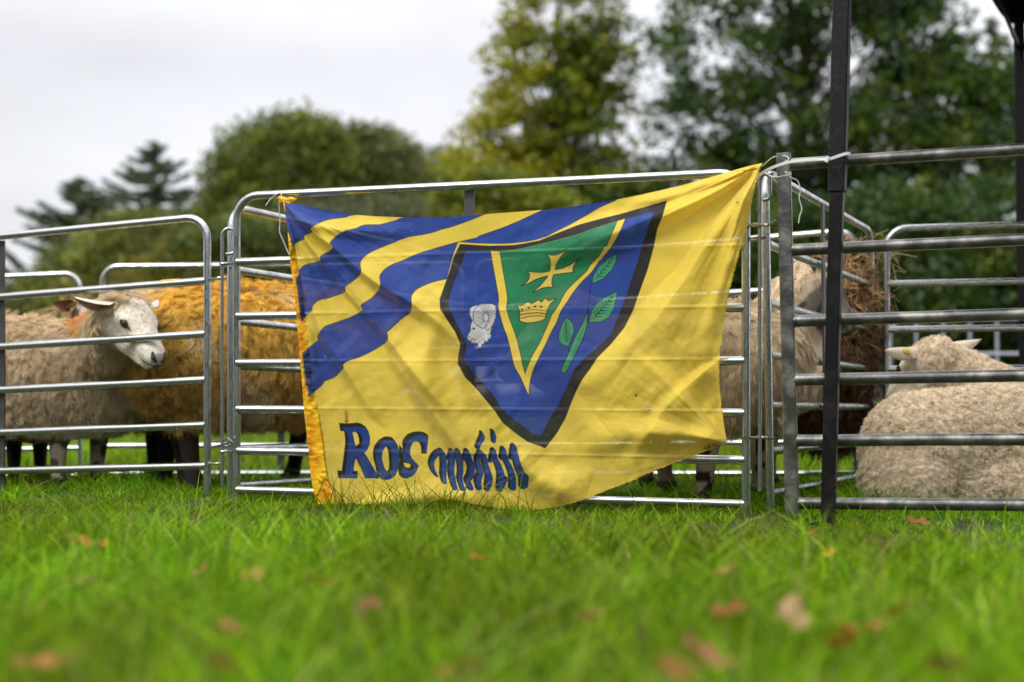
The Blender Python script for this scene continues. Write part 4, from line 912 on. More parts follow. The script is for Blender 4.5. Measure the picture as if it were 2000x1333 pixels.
def strip(pts, w, th):
    mb = MB(); vs = []; fs = []; n = len(pts)
    for i, p in enumerate(pts):
        t = Vector(pts[min(i+1, n-1)])-Vector(pts[max(i-1, 0)]); t.normalize(); u_ = Vector((0, -1, 0)).cross(t).normalized(); f_ = t.cross(u_)
        for a, b in ((-1, -1), (1, -1), (1, 1), (-1, 1)): vs.append(Vector(p)+u_*a*w/2+f_*b*th/2)
    for i in range(n-1):
        for k in range(4): fs.append((i*4+k, i*4+(k+1) % 4, i*4+4+(k+1) % 4, i*4+4+k))
    fs += [(3, 2, 1, 0), (4*n-4, 4*n-3, 4*n-2, 4*n-1)]; mb.add(vs, fs); return mb
strip(tp_, 0.0085, 0.0016).build('strap', M['tie'], root)
hp = Vector(P(1617, 312, 4.2)); MB().beam(hp+Vector((-.006, -.002, -.008)), hp+Vector((.001, -.002, .008)), (1, 0, 0), .009, .009, .001).build('head', M['tie'], root)

# ------------------------------------------------------------------ sheep
def ico(c, r, sc3=(1, 1, 1), rot=None, n=12, m=8): return MB().ball(c, r, sc3, n, m, rot)
def remesh(mb, vox, smooth=6):
    me = bpy.data.meshes.new('tmp'); me.from_pydata([tuple(v) for v in mb.v], [], mb.f); me.update()
    o = bpy.data.objects.new('tmp', me); COL.objects.link(o)
    md = o.modifiers.new('r', 'REMESH'); md.mode = 'VOXEL'; md.voxel_size = vox; md.adaptivity = 0
    ms = o.modifiers.new('s', 'SMOOTH'); ms.factor = 0.6; ms.iterations = smooth
    dg = bpy.context.evaluated_depsgraph_get(); ev = o.evaluated_get(dg); m2 = ev.to_mesh()
    n = len(m2.vertices); V = np.zeros(n*3); m2.vertices.foreach_get('co', V); V = V.reshape(-1, 3)
    Fs = np.zeros(len(m2.loops), np.int32); m2.loops.foreach_get('vertex_index', Fs); Fs = Fs.reshape(-1, 4)
    ev.to_mesh_clear(); bpy.data.objects.remove(o); bpy.data.meshes.remove(me); return V, Fs
def chain(mb, pts, rs, sc3=(1, 1, 1), rot=None, dens=0.35):
    for i in range(len(pts)-1):
        a, b = Vector(pts[i]), Vector(pts[i+1]); L_ = (b-a).length; n = max(2, int(L_/(min(rs[i], rs[i+1])*dens))+1)
        for k in range(n+1):
            t = k/n; mb.ball(a.lerp(b, t), rs[i]*(1-t)+rs[i+1]*t, sc3, 14, 9, rot)
def hair(name, parent, V, Fq, wfun, n_locks, per, length, colfun, spread=0.012, down=0.6, out=0.6, curl=0.004, rad=0.0009, seed=1, npt=5, flow=(0, 0, 0), var=0.3, freq=9.0):
    """fleece made of locks of fibres rooted on the body surface"""
    r = np.random.default_rng(seed)
    tri = np.concatenate([Fq[:, [0, 1, 2]], Fq[:, [0, 2, 3]]]); a, b, c = V[tri[:, 0]], V[tri[:, 1]], V[tri[:, 2]]
    nn_ = np.cross(b-a, c-a); ar = np.linalg.norm(nn_, axis=1); nn_ /= ar[:, None]+1e-12
    cen = (a+b+c)/3; wgt = wfun(cen, nn_); pr_ = ar*wgt; pr_ /= pr_.sum()
    ti = r.choice(len(tri), n_locks, p=pr_); u1 = r.random(n_locks); u2 = r.random(n_locks); fl = u1+u2 > 1; u1[fl] = 1-u1[fl]; u2[fl] = 1-u2[fl]
    p0 = a[ti]+(b[ti]-a[ti])*u1[:, None]+(c[ti]-a[ti])*u2[:, None]; nr = nn_[ti]; ww = wgt[ti]
    ld = nr*out+np.array([0, 0, -down])+np.array(flow)+r.normal(0, 0.28, (n_locks, 3)); ld /= np.linalg.norm(ld, axis=1)[:, None]
    dn = (ld*nr).sum(1); ld = ld+nr*np.maximum(0, 0.18-dn)[:, None]; ld /= np.linalg.norm(ld, axis=1)[:, None]
    ll = length*r.uniform(1-var, 1+var, n_locks)*np.clip(ww, .35, 1)
    t1 = np.cross(nr, r.normal(size=(n_locks, 3))); t1 /= np.linalg.norm(t1, axis=1)[:, None]; t2 = np.cross(nr, t1)
    k = np.repeat(np.arange(n_locks), per); m = len(k)
    j1 = r.normal(0, spread, m)[:, None]; j2 = r.normal(0, spread, m)[:, None]
    root_ = p0[k]+t1[k]*j1+t2[k]*j2-nr[k]*.004
    L_ = (ll[k]*r.uniform(.75, 1.15, m))[:, None]; tipoff = (t1[k]*j1+t2[k]*j2)*r.uniform(.3, 1.1, m)[:, None]
    ph = r.uniform(0, 6.28, n_locks)[k]+r.normal(0, .5, m); P_ = np.zeros((m, npt, 3), np.float32)
    for i in range(npt):
        t = i/(npt-1); base_ = root_*(1-t)+(p0[k]+tipoff)*t
        P_[:, i] = base_+nr[k]*(.5*out*L_*t*(1-t))+ld[k]*L_*t+np.array([0, 0, -1])*L_*.22*down*t*t+(t1[k]*np.cos(ph+t*freq)[:, None]+t2[k]*np.sin(ph+t*freq)[:, None])*curl*t
    off = np.zeros(3); q = parent
    while q is not None: off += np.array(q.location); q = q.parent
    hc_ = bpy.data.hair_curves.new(name); hc_.add_curves([npt]*m)
    hc_.attributes['position'].data.foreach_set('vector', (P_-off.astype(np.float32)).ravel())
    ra = hc_.attributes.get('radius') or hc_.attributes.new('radius', 'FLOAT', 'POINT')
    ra.data.foreach_set('value', np.tile(rad*np.linspace(1, .35, npt), m).astype(np.float32))
    cl = colfun(p0, r); cl = cl[k]*r.uniform(.62, 1.28, (m, 1)); ca = hc_.attributes.new('Col', 'FLOAT_COLOR', 'CURVE'); c4 = np.ones((m, 4), np.float32); c4[:, :3] = cl; ca.data.foreach_set('color', c4.ravel())
    hc_.materials.append(M['wool']); o = bpy.data.objects.new(name, hc_); COL.objects.link(o); o.parent = parent; return o
HEAD = [  # x forward, z up; chain of (point, radius) in head space for an adult ewe
 [((-.03, 0, .0), .062), ((.03, 0, .012), .064), ((.075, 0, .006), .056), ((.12, 0, -.006), .046), ((.16, 0, -.018), .042), ((.188, 0, -.026), .040), ((.203, 0, -.028), .034)],
 [((.0, 0, -.05), .048), ((.06, 0, -.055), .044), ((.12, 0, -.054), .036), ((.165, 0, -.054), .030), ((.185, 0, -.054), .026)],
 [((.045, .050, .018), .025), ((.078, .046, .016), .020)], [((.045, -.050, .018), .025), ((.078, -.046, .016), .020)],
 [((.19, .016, -.02), .025), ((.198, .016, -.03), .023)], [((.19, -.016, -.02), .025), ((.198, -.016, -.03), .023)]]
def headmat(pos, fwd, up=(0, 0, 1), s=1.0):
    f = Vector(fwd).normalized(); u_ = Vector(up); u_ = (u_-f*u_.dot(f)).normalized(); l = u_.cross(f)
    return Matrix(((f.x*s, l.x*s, u_.x*s, pos[0]), (f.y*s, l.y*s, u_.y*s, pos[1]), (f.z*s, l.z*s, u_.z*s, pos[2]), (0, 0, 0, 1)))
def add_head(mb, hm, s):
    for ch in HEAD: chain(mb, [hm @ Vector(p) for p, r in ch], [r*s for p, r in ch], dens=.3)
def ear(root, hm, s, sgn, droop=0.0, fold_=0.5, oc=(.5, .44, .36), length=.12, width=.034, back=0.35, ic=None, name='ear', tagged=False, rotx=0.0, dirv=None):
    """leaf-shaped cupped ear: outer skin and pink inside"""
    b0 = Vector((-.012, sgn*.052, .03)); d = Vector(dirv) if dirv else Vector((-back, sgn, -droop)); d.normalize()
    f = Vector((1, 0, .15)); f = (f-d*f.dot(d)).normalized(); w_ = d.cross(f)*sgn
    f = Matrix.Rotation(rotx, 3, d) @ f; w_ = Matrix.Rotation(rotx, 3, d) @ w_
    nu, nv = 14, 9; V0 = []; cols_ = []
    for side_ in (0, 1):
        for i in range(nu):
            t = i/(nu-1); wd = width*(math.sin(math.pi*(t*.86+.14))**.75)*(1.05-.35*t)+.0005
            for j in range(nv):
                q = j/(nv-1)*2-1; dep = fold_*wd*(q*q)*1.1*(1 if t > .1 else .5)
                p = b0+d*(length*t)+w_*(wd*q)+f*(dep-.004+.010*math.sin(t*3))-f*(.0035*(1-q*q) if side_ else 0)-Vector((0, 0, .02*t*t))
                V0.append(hm @ p)
                cols_.append(oc if side_ else (ic or (.52, .26, .19)) if abs(q) < .86 and t < .93 else oc)
    n1 = nu*nv; fs = []
    for sd_ in (0, 1):
        for i in range(nu-1):
            for j in range(nv-1):
                a = sd_*n1+i*nv+j; q = (a, a+1, a+nv+1, a+nv); fs.append(q if sd_ else q[::-1])
    for i in range(nu-1):
        for j in (0, nv-1): a = i*nv+j; fs.append((a, a+nv, n1+a+nv, n1+a))
    for j in range(nv-1): a = (nu-1)*nv+j; fs.append((a, a+1, n1+a+1, n1+a))
    e_ = np_mesh(name, np.array([tuple(v) for v in V0]), np.array(fs), M['skin'], root, cols=np.array(cols_))
    if tagged:
        c = hm @ (b0+d*(length*.36)+f*(-.002)+w_*.008); mb = MB(); rot = (hm.to_3x3().normalized() @ Matrix((tuple(d), tuple(w_), tuple(f))).transposed())
        mb.ball(c, .02, (1.0, .62, .14), 14, 8, rot); mb.ball(c, .007, (1, 1, .9), 8, 6, rot); mb.build('ear_tag', M['tag'], e_)
    return e_
def face(root, hm, s, V, Fq, eyes=True):
    bv = BVHTree.FromPolygons([tuple(v) for v in V], [tuple(f) for f in Fq])
    def surf(o_, d_):
        o_ = hm @ Vector(o_); d_ = (hm.to_3x3() @ Vector(d_)).normalized(); h = bv.ray_cast(o_+d_*.2, -d_, .35)
        return (h[0], h[1]) if h[0] is not None else (o_+d_*.04, d_)
    for sg in (1, -1):
        p, n_ = surf((.073, 0, .008), (.18, sg, .12)); e_ = MB(); e_.ball(p-n_*.0045*s, .0125*s, (1, 1, 1), 16, 10); eo = e_.build('eye', M['eye'], root)
        fx = (hm.to_3x3() @ Vector((1, 0, -.35))).normalized(); fx = (fx-n_*fx.dot(n_)).normalized(); fy = n_.cross(fx)
        rim = [p+n_*.0045*s+(fx*math.cos(a)*.0155+fy*math.sin(a)*.0085)*s-n_*.003*abs(math.cos(a))*s for a in np.linspace(0, 2*math.pi, 19)]
        MB().tube(rim, [.0024*s]*19, 7).build('eyelid', M['dark_skin'], eo)
        tear = [p+fx*.015*s+n_*.001, p+fx*.024*s+n_*.0, p+fx*.034*s-n_*.002]; tear = [surf_pt(bv, t_, n_) for t_ in tear]
        MB().tube(tear, [.0026*s, .002*s, .0009*s], 6).build('tear_line', M['dark_skin'], eo)
    for sg in (1, -1):
        pts = []
        for t in np.linspace(0, 1, 8):
            pts.append(surf((.165+.035*math.sin(t*1.6), 0, -.042), (math.sin(.15+t*1.4)*1.0, sg*math.cos(.15+t*1.4), -.22+.05*t-.10*(1-t)**2*-2))[0])
        MB().tube([p for p in pts][::-1], [.0026*s]*7+[.001], 7).build('mouth', M['dark_skin'], root)
        c1, n1 = surf((.198, 0, -.022), (.85, sg*.62, .10)); c2_, n2 = surf((.198, 0, -.026), (1, sg*.22, -.12)); c0, n0 = surf((.194, 0, -.016), (.7, sg*.75, .38))
        MB().tube([c0, c1, c2_], [.0035*s, .0085*s, .005*s], 8).build('nostril', M['dark_skin'], root)
    c1, n1 = surf((.198, 0, -.03), (1, 0, -.25)); c2_, _ = surf((.195, 0, -.04), (1, 0, -.6))
    MB().tube([c1-n1*.001, c2_], [.0062*s, .0026*s], 7).build('nose_cleft', M['dark_skin'], root)
def surf_pt(bv, p, n_):
    h = bv.ray_cast(p+n_*.05, -n_, .1); return h[0]+n_*.0005 if h[0] is not None else p
def sheep(label, pos, heading, hpos, hdir, s=1.0, hup=(0, 0, 1), wool_c=(.5, .41, .29), face_c=(.62, .57, .49), leg_c=(.1, .09, .08), vox=.0095, locks=5200, per=16, wl=.045, colfun=None, leg_speck=None, face_speck=None, seed=1, body=None, hs=1.0, tagged=False, ears=True, ear_kw=({}, {}), lock_kw={}, face_on=True, legpose=None, fat=1.0, bz=-.03, neckpts=None, topknot=True, woolcap=.04, standing=True, name='sheep', fuzz=True, lumpy=False):
    z0 = float(ground_z(pos[0], pos[1])); root = thing(name, (pos[0], pos[1], z0), label, 'sheep', 'sheep in the show pens')
    ch, sh = math.cos(heading), math.sin(heading)
    W_ = lambda x, y, z: Vector((pos[0]+(x*ch-y*sh)*s, pos[1]+(x*sh+y*ch)*s, z0+z*s))
    mb = MB(); hm = headmat(hpos, hdir, hup, s*hs)
    if standing:
        rot = Matrix.Rotation(heading, 3, 'Z')
        chain(mb, [W_(-.36, 0, .52+bz), W_(-.2, 0, .52+bz), W_(0, 0, .50+bz), W_(.18, 0, .50+bz), W_(.30, 0, .53+bz)], [.17*s*fat, .2*s*fat, .21*s*fat, .195*s*fat, .16*s*fat], (1.0, 1, 1), dens=.3)
        chain(mb, [W_(-.36, .06, .48), W_(-.36, -.06, .48)], [.15*s*fat]*2); chain(mb, [W_(.2, .07, .47), W_(.2, -.07, .47)], [.14*s*fat]*2)
        lp = legpose or [(0, 0)]*4
        for i, (lx, ly) in enumerate(((.22, .11), (.22, -.11))):
            dx, dk = lp[i]
            chain(mb, [W_(lx, ly, .42), W_(lx+dx*.5, ly, .28), W_(lx+dx, ly, .20), W_(lx+dx+dk, ly, .07), W_(lx+dx+dk+.01, ly, .03)], [.085*s, .058*s, .040*s, .029*s, .034*s]); chain(mb, [W_(lx+dx+dk, ly, .03), W_(lx+dx+dk+.035, ly, .018)], [.027*s, .02*s])
        for i, (lx, ly) in enumerate(((-.34, .11), (-.34, -.11))):
            dx, dk = lp[2+i]
            chain(mb, [W_(lx, ly, .44), W_(lx+.05+dx*.4, ly, .34), W_(lx-.03+dx, ly, .24), W_(lx-.01+dx+dk, ly, .07), W_(lx+dx+dk, ly, .03)], [.12*s, .08*s, .042*s, .03*s, .035*s]); chain(mb, [W_(lx+dx+dk, ly, .03), W_(lx+dx+dk+.03, ly, .018)], [.028*s, .02*s])
        nb = Vector(hpos)+(hm.to_3x3().normalized() @ Vector((-.03, 0, -.035)))*s
        np_ = neckpts or [W_(.28, 0, .56), W_(.28, 0, .56).lerp(nb, .55), nb]
        chain(mb, np_, [.155*s*min(fat, 1.08)]+[.115*s]*(len(np_)-2)+[.082*s*hs], dens=.25)
    if body: body(mb)
    add_head(mb, hm, s*hs)
    V, Fq = remesh(mb, vox*s)
    if lumpy:
        v0, v1, v2 = V[Fq[:, 0]], V[Fq[:, 1]], V[Fq[:, 2]]; fn_ = np.cross(v1-v0, v2-v0); vn = np.zeros_like(V)
        for q_ in range(4): np.add.at(vn, Fq[:, q_], fn_)
        vn /= np.linalg.norm(vn, axis=1)[:, None]+1e-12
        hd_ = np.linalg.norm(V-np.array(hpos), axis=1) > .16
        u_ = V[:, 0]*26+V[:, 1]*11; w_ = V[:, 2]*48+V[:, 1]*30+.6*np.sin(V[:, 0]*40)
        nz_ = 1-2*np.abs(vnoise(u_, w_, 91)*.6)+.5*vnoise(u_*2.1, w_*1.8, 92); V = V+vn*(0.0055*nz_*hd_)[:, None]
    hmi = hm.inverted(); A_ = np.array(hmi); Vh = V@A_[:3, :3].T+A_[:3, 3]
    isface = (Vh[:, 0] > .02) & (np.abs(Vh[:, 1]) < .12) & (Vh[:, 2] > -.12) & (Vh[:, 0] < .28) & (np.abs(Vh[:, 2]) < .12)
    zl = (V[:, 2]-z0)/s; isleg = (zl < .25) & ~isface if standing else np.zeros(len(V), bool)
    C_ = np.tile(np.array(wool_c)*.75, (len(V), 1)); C_[isface] = face_c; C_[isleg] = leg_c
    hoof = isleg & (zl < .045); C_[hoof] = (.03, .025, .02)
    def speckle(mask, c, sc_, thr, sd_):
        nz_ = vnoise(V[:, 0]*sc_+V[:, 1]*sc_*.7, V[:, 2]*sc_+V[:, 1]*sc_*.5, sd_); m_ = mask & (nz_ > thr); C_[m_] = c
    if leg_speck is not None: speckle(isleg & ~hoof, leg_speck, 30, .1, seed+3)
    if face_speck is not None: speckle(isface, face_speck, 34, .15, seed+4)
    nm = isface & (Vh[:, 0] > .224) & (Vh[:, 2] > -.04); C_[nm] = np.array(face_c)*.55
    body_o = np_mesh('body', V, Fq, M['skin'], root, cols=C_)
    def wf(c, n_):
        ch_ = c@A_[:3, :3].T+A_[:3, 3]; f_ = np.clip((.0-ch_[:, 0]+.03*(ch_[:, 2] > .03))/.04, 0, 1)+(np.linalg.norm(ch_, axis=1) > .3)
        z_ = (c[:, 2]-z0)/s; g = np.clip((z_-.215)/.05, 0.0, 1) if standing else np.ones(len(c))
        return np.clip(f_, 0, 1)*g
    cf_ = colfun or (lambda p, r: np.tile(np.array(wool_c), (len(p), 1))*r.uniform(.8, 1.2, (len(p), 1)))
    kw = dict(spread=.008*s, curl=.004, rad=.0006); kw.update(lock_kw)
    hair('wool', root, V, Fq, wf, locks, per, wl*s, cf_, seed=seed, **kw)
    if fuzz:
        def ff(c, n_):
            ch_ = c@A_[:3, :3].T+A_[:3, 3]; return ((ch_[:, 0] > .0) & (ch_[:, 0] < .205) & (np.abs(ch_[:, 1]) < .12) & (np.abs(ch_[:, 2]) < .13)).astype(float)
        fdir = -(hm.to_3x3().normalized() @ Vector((1, 0, 0)))
        hair('face_fur', root, V, Fq, ff, 2600, 5, .009, lambda p, r: np.tile(np.array(face_c), (len(p), 1))*r.uniform(.85, 1.1, (len(p), 1)), spread=.004, down=.1, out=.25, curl=.0, rad=.0006, seed=seed+9, npt=3, flow=tuple(fdir))
    if face_on: face(root, hm, s*hs, V, Fq)
    if ears:
        for sg, kw_ in zip((1, -1), ear_kw):
            k_ = dict(oc=tuple(np.array(face_c)*.85), tagged=tagged); k_.update(kw_); ear(root, hm, s*hs, sg, **k_)
    return root
def cf_front(p, r):
    c = np.tile(np.array([.80, .64, .43]), (len(p), 1))*r.uniform(.82, 1.1, (len(p), 1))
    o_ = P(135, 606, 5.6); d = np.hypot((p[:, 0]-o_[0])/.085, (p[:, 2]-o_[2])/.055)+r.normal(0, .2, len(p)); m = (d < .9) & (p[:, 2] > .6) & (p[:, 1] > 5.5)
    c[m] = np.array([.86, .36, .13])*r.uniform(.8, 1.1, (m.sum(), 1)); m2 = (d >= 1) & (d < 1.4) & (p[:, 2] > .62); c[m2] = [.8, .5, .16]; return c
# 1 white-faced sheep
hp_ = P(248, 617, 5.44)
sheep('white-faced sheep with an orange mark on its shaggy cream back, looking through the left hurdle', (px2x(70, 5.93), 5.93), R(5), hp_, (.155, -.14, -.135), s=1.0, hup=(0.05, 0, 1), wool_c=(.70, .55, .37), face_c=(.80, .73, .62), leg_c=(.50, .41, .31), leg_speck=(.13, .09, .065), colfun=cf_front, seed=11, locks=15000, per=22, wl=.042, fat=1.24, bz=-.06, hs=1.19,
  legpose=[(.02, -.01), (-.10, .0), (0, 0), (0, 0)], vox=.0075,
  ear_kw=(dict(dirv=(-.55, .9, .16), length=.115, width=.03, rotx=1.2), dict(dirv=(-.45, -1, .02), length=.125, width=.038, rotx=-.95)), lock_kw=dict(down=.75, out=.5, curl=.006, spread=.008, rad=.0006))
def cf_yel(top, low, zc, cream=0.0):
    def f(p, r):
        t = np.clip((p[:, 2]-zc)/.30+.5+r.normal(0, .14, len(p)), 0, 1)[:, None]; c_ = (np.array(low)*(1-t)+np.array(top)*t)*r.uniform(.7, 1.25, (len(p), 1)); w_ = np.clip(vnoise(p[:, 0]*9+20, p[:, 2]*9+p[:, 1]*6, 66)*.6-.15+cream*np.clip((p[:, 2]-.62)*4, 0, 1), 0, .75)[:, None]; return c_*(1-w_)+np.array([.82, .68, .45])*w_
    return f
# 2 yellow sheep behind the left post
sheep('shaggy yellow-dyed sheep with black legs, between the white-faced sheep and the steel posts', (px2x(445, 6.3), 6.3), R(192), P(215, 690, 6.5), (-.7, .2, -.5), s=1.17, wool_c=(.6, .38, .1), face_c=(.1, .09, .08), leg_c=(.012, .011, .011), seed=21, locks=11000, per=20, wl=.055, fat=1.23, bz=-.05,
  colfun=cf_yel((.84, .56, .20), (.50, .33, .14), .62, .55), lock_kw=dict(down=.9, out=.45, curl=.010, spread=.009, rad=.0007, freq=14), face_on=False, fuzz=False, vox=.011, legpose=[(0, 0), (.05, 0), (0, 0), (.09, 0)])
# 3 yellow sheep behind left end of flag
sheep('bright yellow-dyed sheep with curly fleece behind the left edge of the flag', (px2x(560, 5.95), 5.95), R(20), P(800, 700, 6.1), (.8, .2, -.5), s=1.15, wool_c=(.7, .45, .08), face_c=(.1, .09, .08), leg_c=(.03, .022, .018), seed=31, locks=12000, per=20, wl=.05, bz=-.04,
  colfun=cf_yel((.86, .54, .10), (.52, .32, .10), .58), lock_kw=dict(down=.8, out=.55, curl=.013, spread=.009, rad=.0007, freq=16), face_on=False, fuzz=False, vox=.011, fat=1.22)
# 4 brown-eared sheep behind
sheep('sheep with brown ears and dark legs, mostly hidden behind the white-faced sheep', (px2x(-30, 6.5), 6.5), R(-12), P(160, 612, 6.15), (.55, -.55, -.45), s=1.0, wool_c=(.42, .34, .16), face_c=(.42, .37, .32), face_speck=(.05, .035, .03), leg_c=(.016, .013, .012), seed=41, locks=4500, per=14, wl=.05, vox=.011, hs=.9,
  ear_kw=(dict(oc=(.10, .05, .04), ic=(.14, .05, .04)), dict(oc=(.09, .04, .035), ic=(.16, .06, .05), length=.10, dirv=(-.1, -1, .25))), lock_kw=dict(down=.7, rad=.0011), fuzz=False)
# 5 cream sheep at the right edge of the flag, rump towards the right
sheep('coarse-coated fawn sheep with speckled legs behind the right edge of the flag', (px2x(1275, 5.15), 5.15), R(176), P(1080, 650, 5.2), (-.8, 0, -.5), s=1.09, wool_c=(.68, .55, .38), face_c=(.5, .45, .4), leg_c=(.33, .28, .22), leg_speck=(.025, .018, .014), seed=51, locks=6500, per=24, wl=.038, vox=.011,
  lock_kw=dict(down=1.0, out=.25, curl=.003, rad=.0006), face_on=False, fuzz=False, fat=.93, legpose=[(0, 0), (0, 0), (.19, 0), (-.02, 0)])
# 6 cream sheep feeding at the hay
sheep('tall cream sheep with a mottled grey face, nosing into the hay behind the posts', (px2x(1390, 5.75), 5.75), R(-4), P(1588, 548, 5.56), (.16, -.01, -.16), s=1.08, wool_c=(.88, .74, .54), face_c=(.30, .26, .23), face_speck=(.10, .085, .08), leg_c=(.16, .12, .09), seed=61, locks=6000, per=15, wl=.032, vox=.011, hs=1.0,
  neckpts=[Vector(P(1530, 650, 5.7)), Vector(P(1560, 590, 5.62)), Vector(P(1585, 555, 5.55))],
  legpose=[(0, 0), (-.06, 0), (.10, 0), (.17, 0)], ear_kw=(dict(oc=(.12, .1, .09), ic=(.1, .07, .06)), dict(oc=(.2, .16, .13), ic=(.07, .045, .04), length=.10, dirv=(-.9, -.9, .1))), lock_kw=dict(down=.9, out=.35, curl=.007, rad=.0007, freq=12), fuzz=False)
# 7 lying sheep
def lie(mb):
    q = lambda x, y, d: Vector(P(x, y, d))
    chain(mb, [q(1795, 882, 5.05), q(1930, 872, 5.12), q(2070, 868, 5.25), q(2180, 862, 5.4)], [.205, .215, .21, .18], dens=.2)
    chain(mb, [q(1745, 935, 4.96), q(1790, 945, 4.92)], [.115, .12]); chain(mb, [q(1900, 950, 4.97), q(1960, 955, 4.97)], [.11, .12]); chain(mb, [q(1850, 968, 5.1), q(2050, 968, 5.1)], [.12, .12])
    chain(mb, [q(2030, 830, 5.4), q(1960, 802, 5.5), q(1900, 764, 5.54), q(1845, 724, 5.54)], [.17, .152, .132, .105], dens=.25)
sheep('cream tight-fleeced sheep lying down behind the dark hurdle, yellow tags in its ears', (px2x(1900, 5.1), 5.1), 0, P(1818, 706, 5.52), (-.07, .14, -.085), s=1.0, standing=False, body=lie, wool_c=(.93, .80, .62), face_c=(.86, .75, .60), seed=71, lumpy=True, locks=20000, per=16, wl=.014, vox=.009, tagged=True, hs=1.2,
  ear_kw=(dict(dirv=(-.1, 1.0, .05), length=.155, width=.03, rotx=.3), dict(dirv=(-.25, -1.0, .30), length=.16, width=.03, rotx=-.3)), lock_kw=dict(down=.25, out=.8, curl=.003, spread=.0055, rad=.00055, npt=4), fuzz=False)

# ------------------------------------------------------------------ hay in the corner
def hay():
    c0 = np.array([px2x(1640, 6.0), 6.02, 0.0]); root = thing('hay_stack', c0, 'tall bundle of brown hay wedged in the hurdles behind the black pole', 'hay')
    mb = MB(); q = lambda x, y, d: Vector(P(x, y, d))
    chain(mb, [q(1648, 515, 6.08), q(1640, 600, 6.08), q(1628, 700, 6.1), q(1618, 800, 6.1)], [.09, .15, .17, .17], dens=.4)
    chain(mb, [q(1592, 690, 6.08), q(1582, 800, 6.08)], [.10, .13], dens=.4); chain(mb, [q(1655, 640, 6.15), q(1645, 810, 6.12)], [.11, .10], dens=.4)
    V, Fq = remesh(mb, .015, 2); V = V+0.012*rng.normal(size=V.shape)
    np_mesh('packed_core', V, Fq, M['hay_core'], root)
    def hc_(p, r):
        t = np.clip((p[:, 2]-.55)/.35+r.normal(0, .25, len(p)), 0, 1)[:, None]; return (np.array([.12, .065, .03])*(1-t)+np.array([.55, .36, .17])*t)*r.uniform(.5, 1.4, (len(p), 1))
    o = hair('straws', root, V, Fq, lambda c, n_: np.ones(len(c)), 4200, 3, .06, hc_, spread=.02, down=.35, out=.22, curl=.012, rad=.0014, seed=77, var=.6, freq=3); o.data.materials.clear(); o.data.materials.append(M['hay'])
    r = random.Random(4); mb = MB()
    for k in range(90):
        s0 = q(r.uniform(1660, 1745), r.uniform(470, 610), r.uniform(5.98, 6.1)); d = Vector((r.gauss(.4, 1), r.gauss(0, .5), r.gauss(-.2, .8))).normalized()*r.uniform(.03, .13)
        mb.tube([s0, s0+d*.5+Vector((0, 0, r.uniform(0, .015))), s0+d-Vector((0, 0, .01))], .0012, 4)
    mb.build('loose_straws', mat('pale_straw', (.45, .32, .15), .7, c2=(.6, .45, .24), scale=20), root)
hay()

# ------------------------------------------------------------------ fallen leaves
def fleaf(label, px_, py_, size, c, z=.035, seed=0, lobed=True):
    r = random.Random(seed); a = (px_-1000)/F; b = (666.5-py_)/F
    d = np.array([a, math.cos(PITCH)-b*math.sin(PITCH), math.sin(PITCH)+b*math.cos(PITCH)]); t = (z-CAM_H)/d[2]; p = CAMP+d*t
    n = 26; V0 = [(0, 0, 0)]; C0_ = [c]
    th0 = r.uniform(0, 6.28); tx, ty = r.uniform(-.5, .5), r.uniform(-.5, .5)
    rot = Euler((tx, ty, th0)).to_matrix(); cup = r.uniform(.2, .5)
    for ring_ in (.5, 1.0):
        for k in range(n):
            an = 2*math.pi*k/n; rad = size*ring_*(0.52+.2*abs(math.cos(an*2.5))**.5+.28*max(0, math.cos(an)))*(1 if lobed else .8)
            x_, y_ = rad*math.cos(an), rad*math.sin(an)*.8; V0.append((x_, y_, cup*(x_*x_+y_*y_)/size+.004*math.sin(an*5+seed)*ring_)); g = r.uniform(.7, 1.25); C0_.append(tuple(q*g for q in c))
    fs3 = [(0, 1+k, 1+(k+1) % n) for k in range(n)]; fs4 = [(1+k, 1+n+k, 1+n+(k+1) % n, 1+(k+1) % n) for k in range(n)]
    VW = np.array([tuple(Vector(p)+rot @ Vector(v)) for v in V0])
    root = thing('fallen_leaf', p, label, 'leaf', 'fallen leaves on the lawn')
    bl = np_mesh('blade', VW, [np.array(fs3), np.array(fs4)], M['fallen'], root, cols=np.array(C0_))
    st0 = Vector(p)+rot @ Vector((-size*.3, 0, .001)); st1 = Vector(p)+rot @ Vector((-size*1.1, size*.1, size*.15)); MB().tube([st0, st0.lerp(st1, .5), st1], .0009, 5).build('stalk', mat_stalk, root)
mat_stalk = mat('leaf_stalk', (.2, .1, .04), .7, c2=(.3, .18, .06), scale=40)
OR, BR, YE, PK, RD = (.46, .17, .02), (.22, .10, .035), (.58, .36, .03), (.36, .19, .055), (.27, .085, .015)
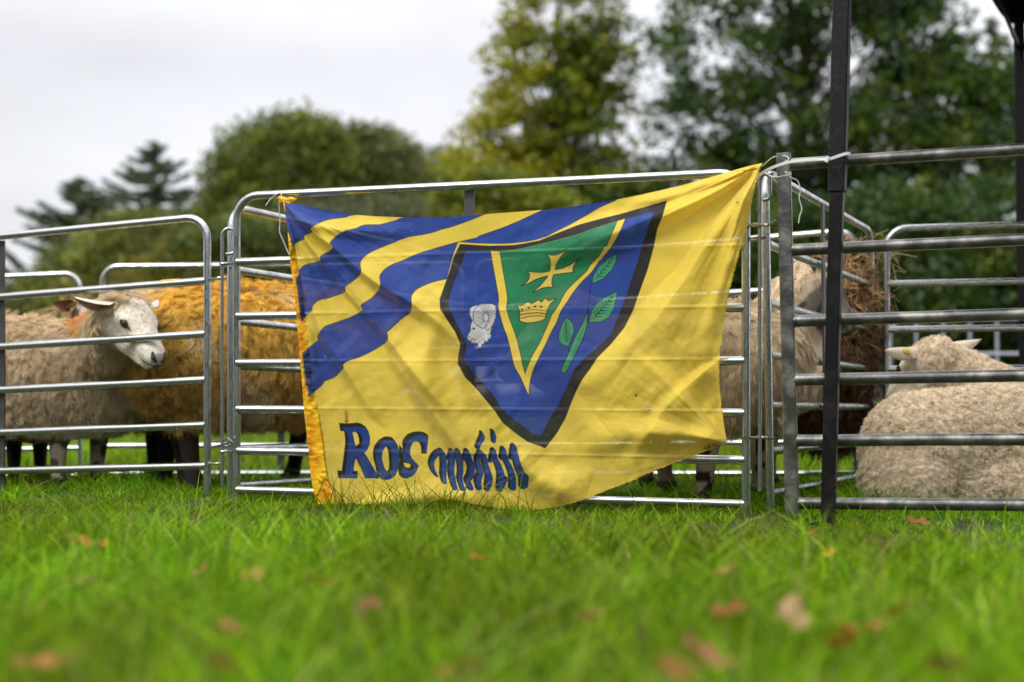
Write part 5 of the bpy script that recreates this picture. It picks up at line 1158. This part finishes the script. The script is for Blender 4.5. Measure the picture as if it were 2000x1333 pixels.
LEAVES = [('long orange-yellow leaf at the far left, just below the fence line', 165, 1062, .05, OR), ('small tan leaf left of centre in the lawn', 386, 1120, .03, PK), ('pale brown leaf right of the small tan leaf', 490, 1132, .035, PK),
 ('yellow leaf left of centre, close under the hurdle', 508, 1080, .03, YE), ('reddish brown leaf standing in the grass below the black pole', 1580, 1048, .035, RD), ('wide pinkish leaf lying right of centre', 1412, 1118, .04, PK),
 ('red-brown leaf in the near grass right of centre, left of the pale pink one', 1430, 1195, .034, RD), ('large pale pink leaf in the near grass right of centre', 1545, 1212, .036, (.46, .29, .15)), ('brown curled leaf at the near right, closest of the central group', 1390, 1292, .036, (.34, .16, .06)),
 ('dull brown leaf in the bottom left corner', 95, 1296, .036, (.36, .15, .04)), ('rust leaf in the blurred grass at bottom centre', 895, 1308, .03, RD), ('orange-brown leaf between upright blades at the near right', 1690, 1228, .034, (.42, .13, .03)),
 ('pale tan leaf low on the left', 440, 1232, .028, PK), ('dark brown leaf near the left edge', 150, 1140, .026, BR), ('orange leaf in mid lawn below the lettering of the flag', 620, 1135, .026, OR), ('small orange leaf below the shield of the flag', 935, 1092, .022, OR),
 ('whitish leaf below the shield of the flag', 895, 1070, .024, (.5, .5, .42)), ('brown leaf low in the centre of the lawn', 715, 1185, .026, BR), ('tan leaf in the near grass right of the centre', 1155, 1205, .024, PK), ('rust leaf just under the right-hand hurdle', 1790, 1022, .04, (.32, .12, .05)),
 ('red-brown leaf right under the foot of the black pole', 1715, 1000, .028, RD), ('dark red leaf at the lower right', 1745, 1200, .022, RD), ('rust-coloured leaf at the bottom edge, left of the curled brown one', 1318, 1304, .026, (.26, .11, .025)), ('dark rust leaf in the near grass at the lower right', 1650, 1262, .03, (.3, .09, .02)), ('brown leaf at the bottom edge near the right corner', 1850, 1300, .03, BR), ('pinkish leaf beside the bottom edge, left of centre', 440, 1304, .03, PK), ('small yellow-brown leaf to the right of the red-brown standing leaf', 1625, 1080, .024, YE)]
for i, (lb, x_, y_, s_2, c_2) in enumerate(LEAVES): fleaf(lb, x_, y_, s_2*(1.1 if y_ > 1170 else 1.05), c_2, z=.085 if y_ > 1170 else .06 if y_ > 1040 else .03, seed=i+1)
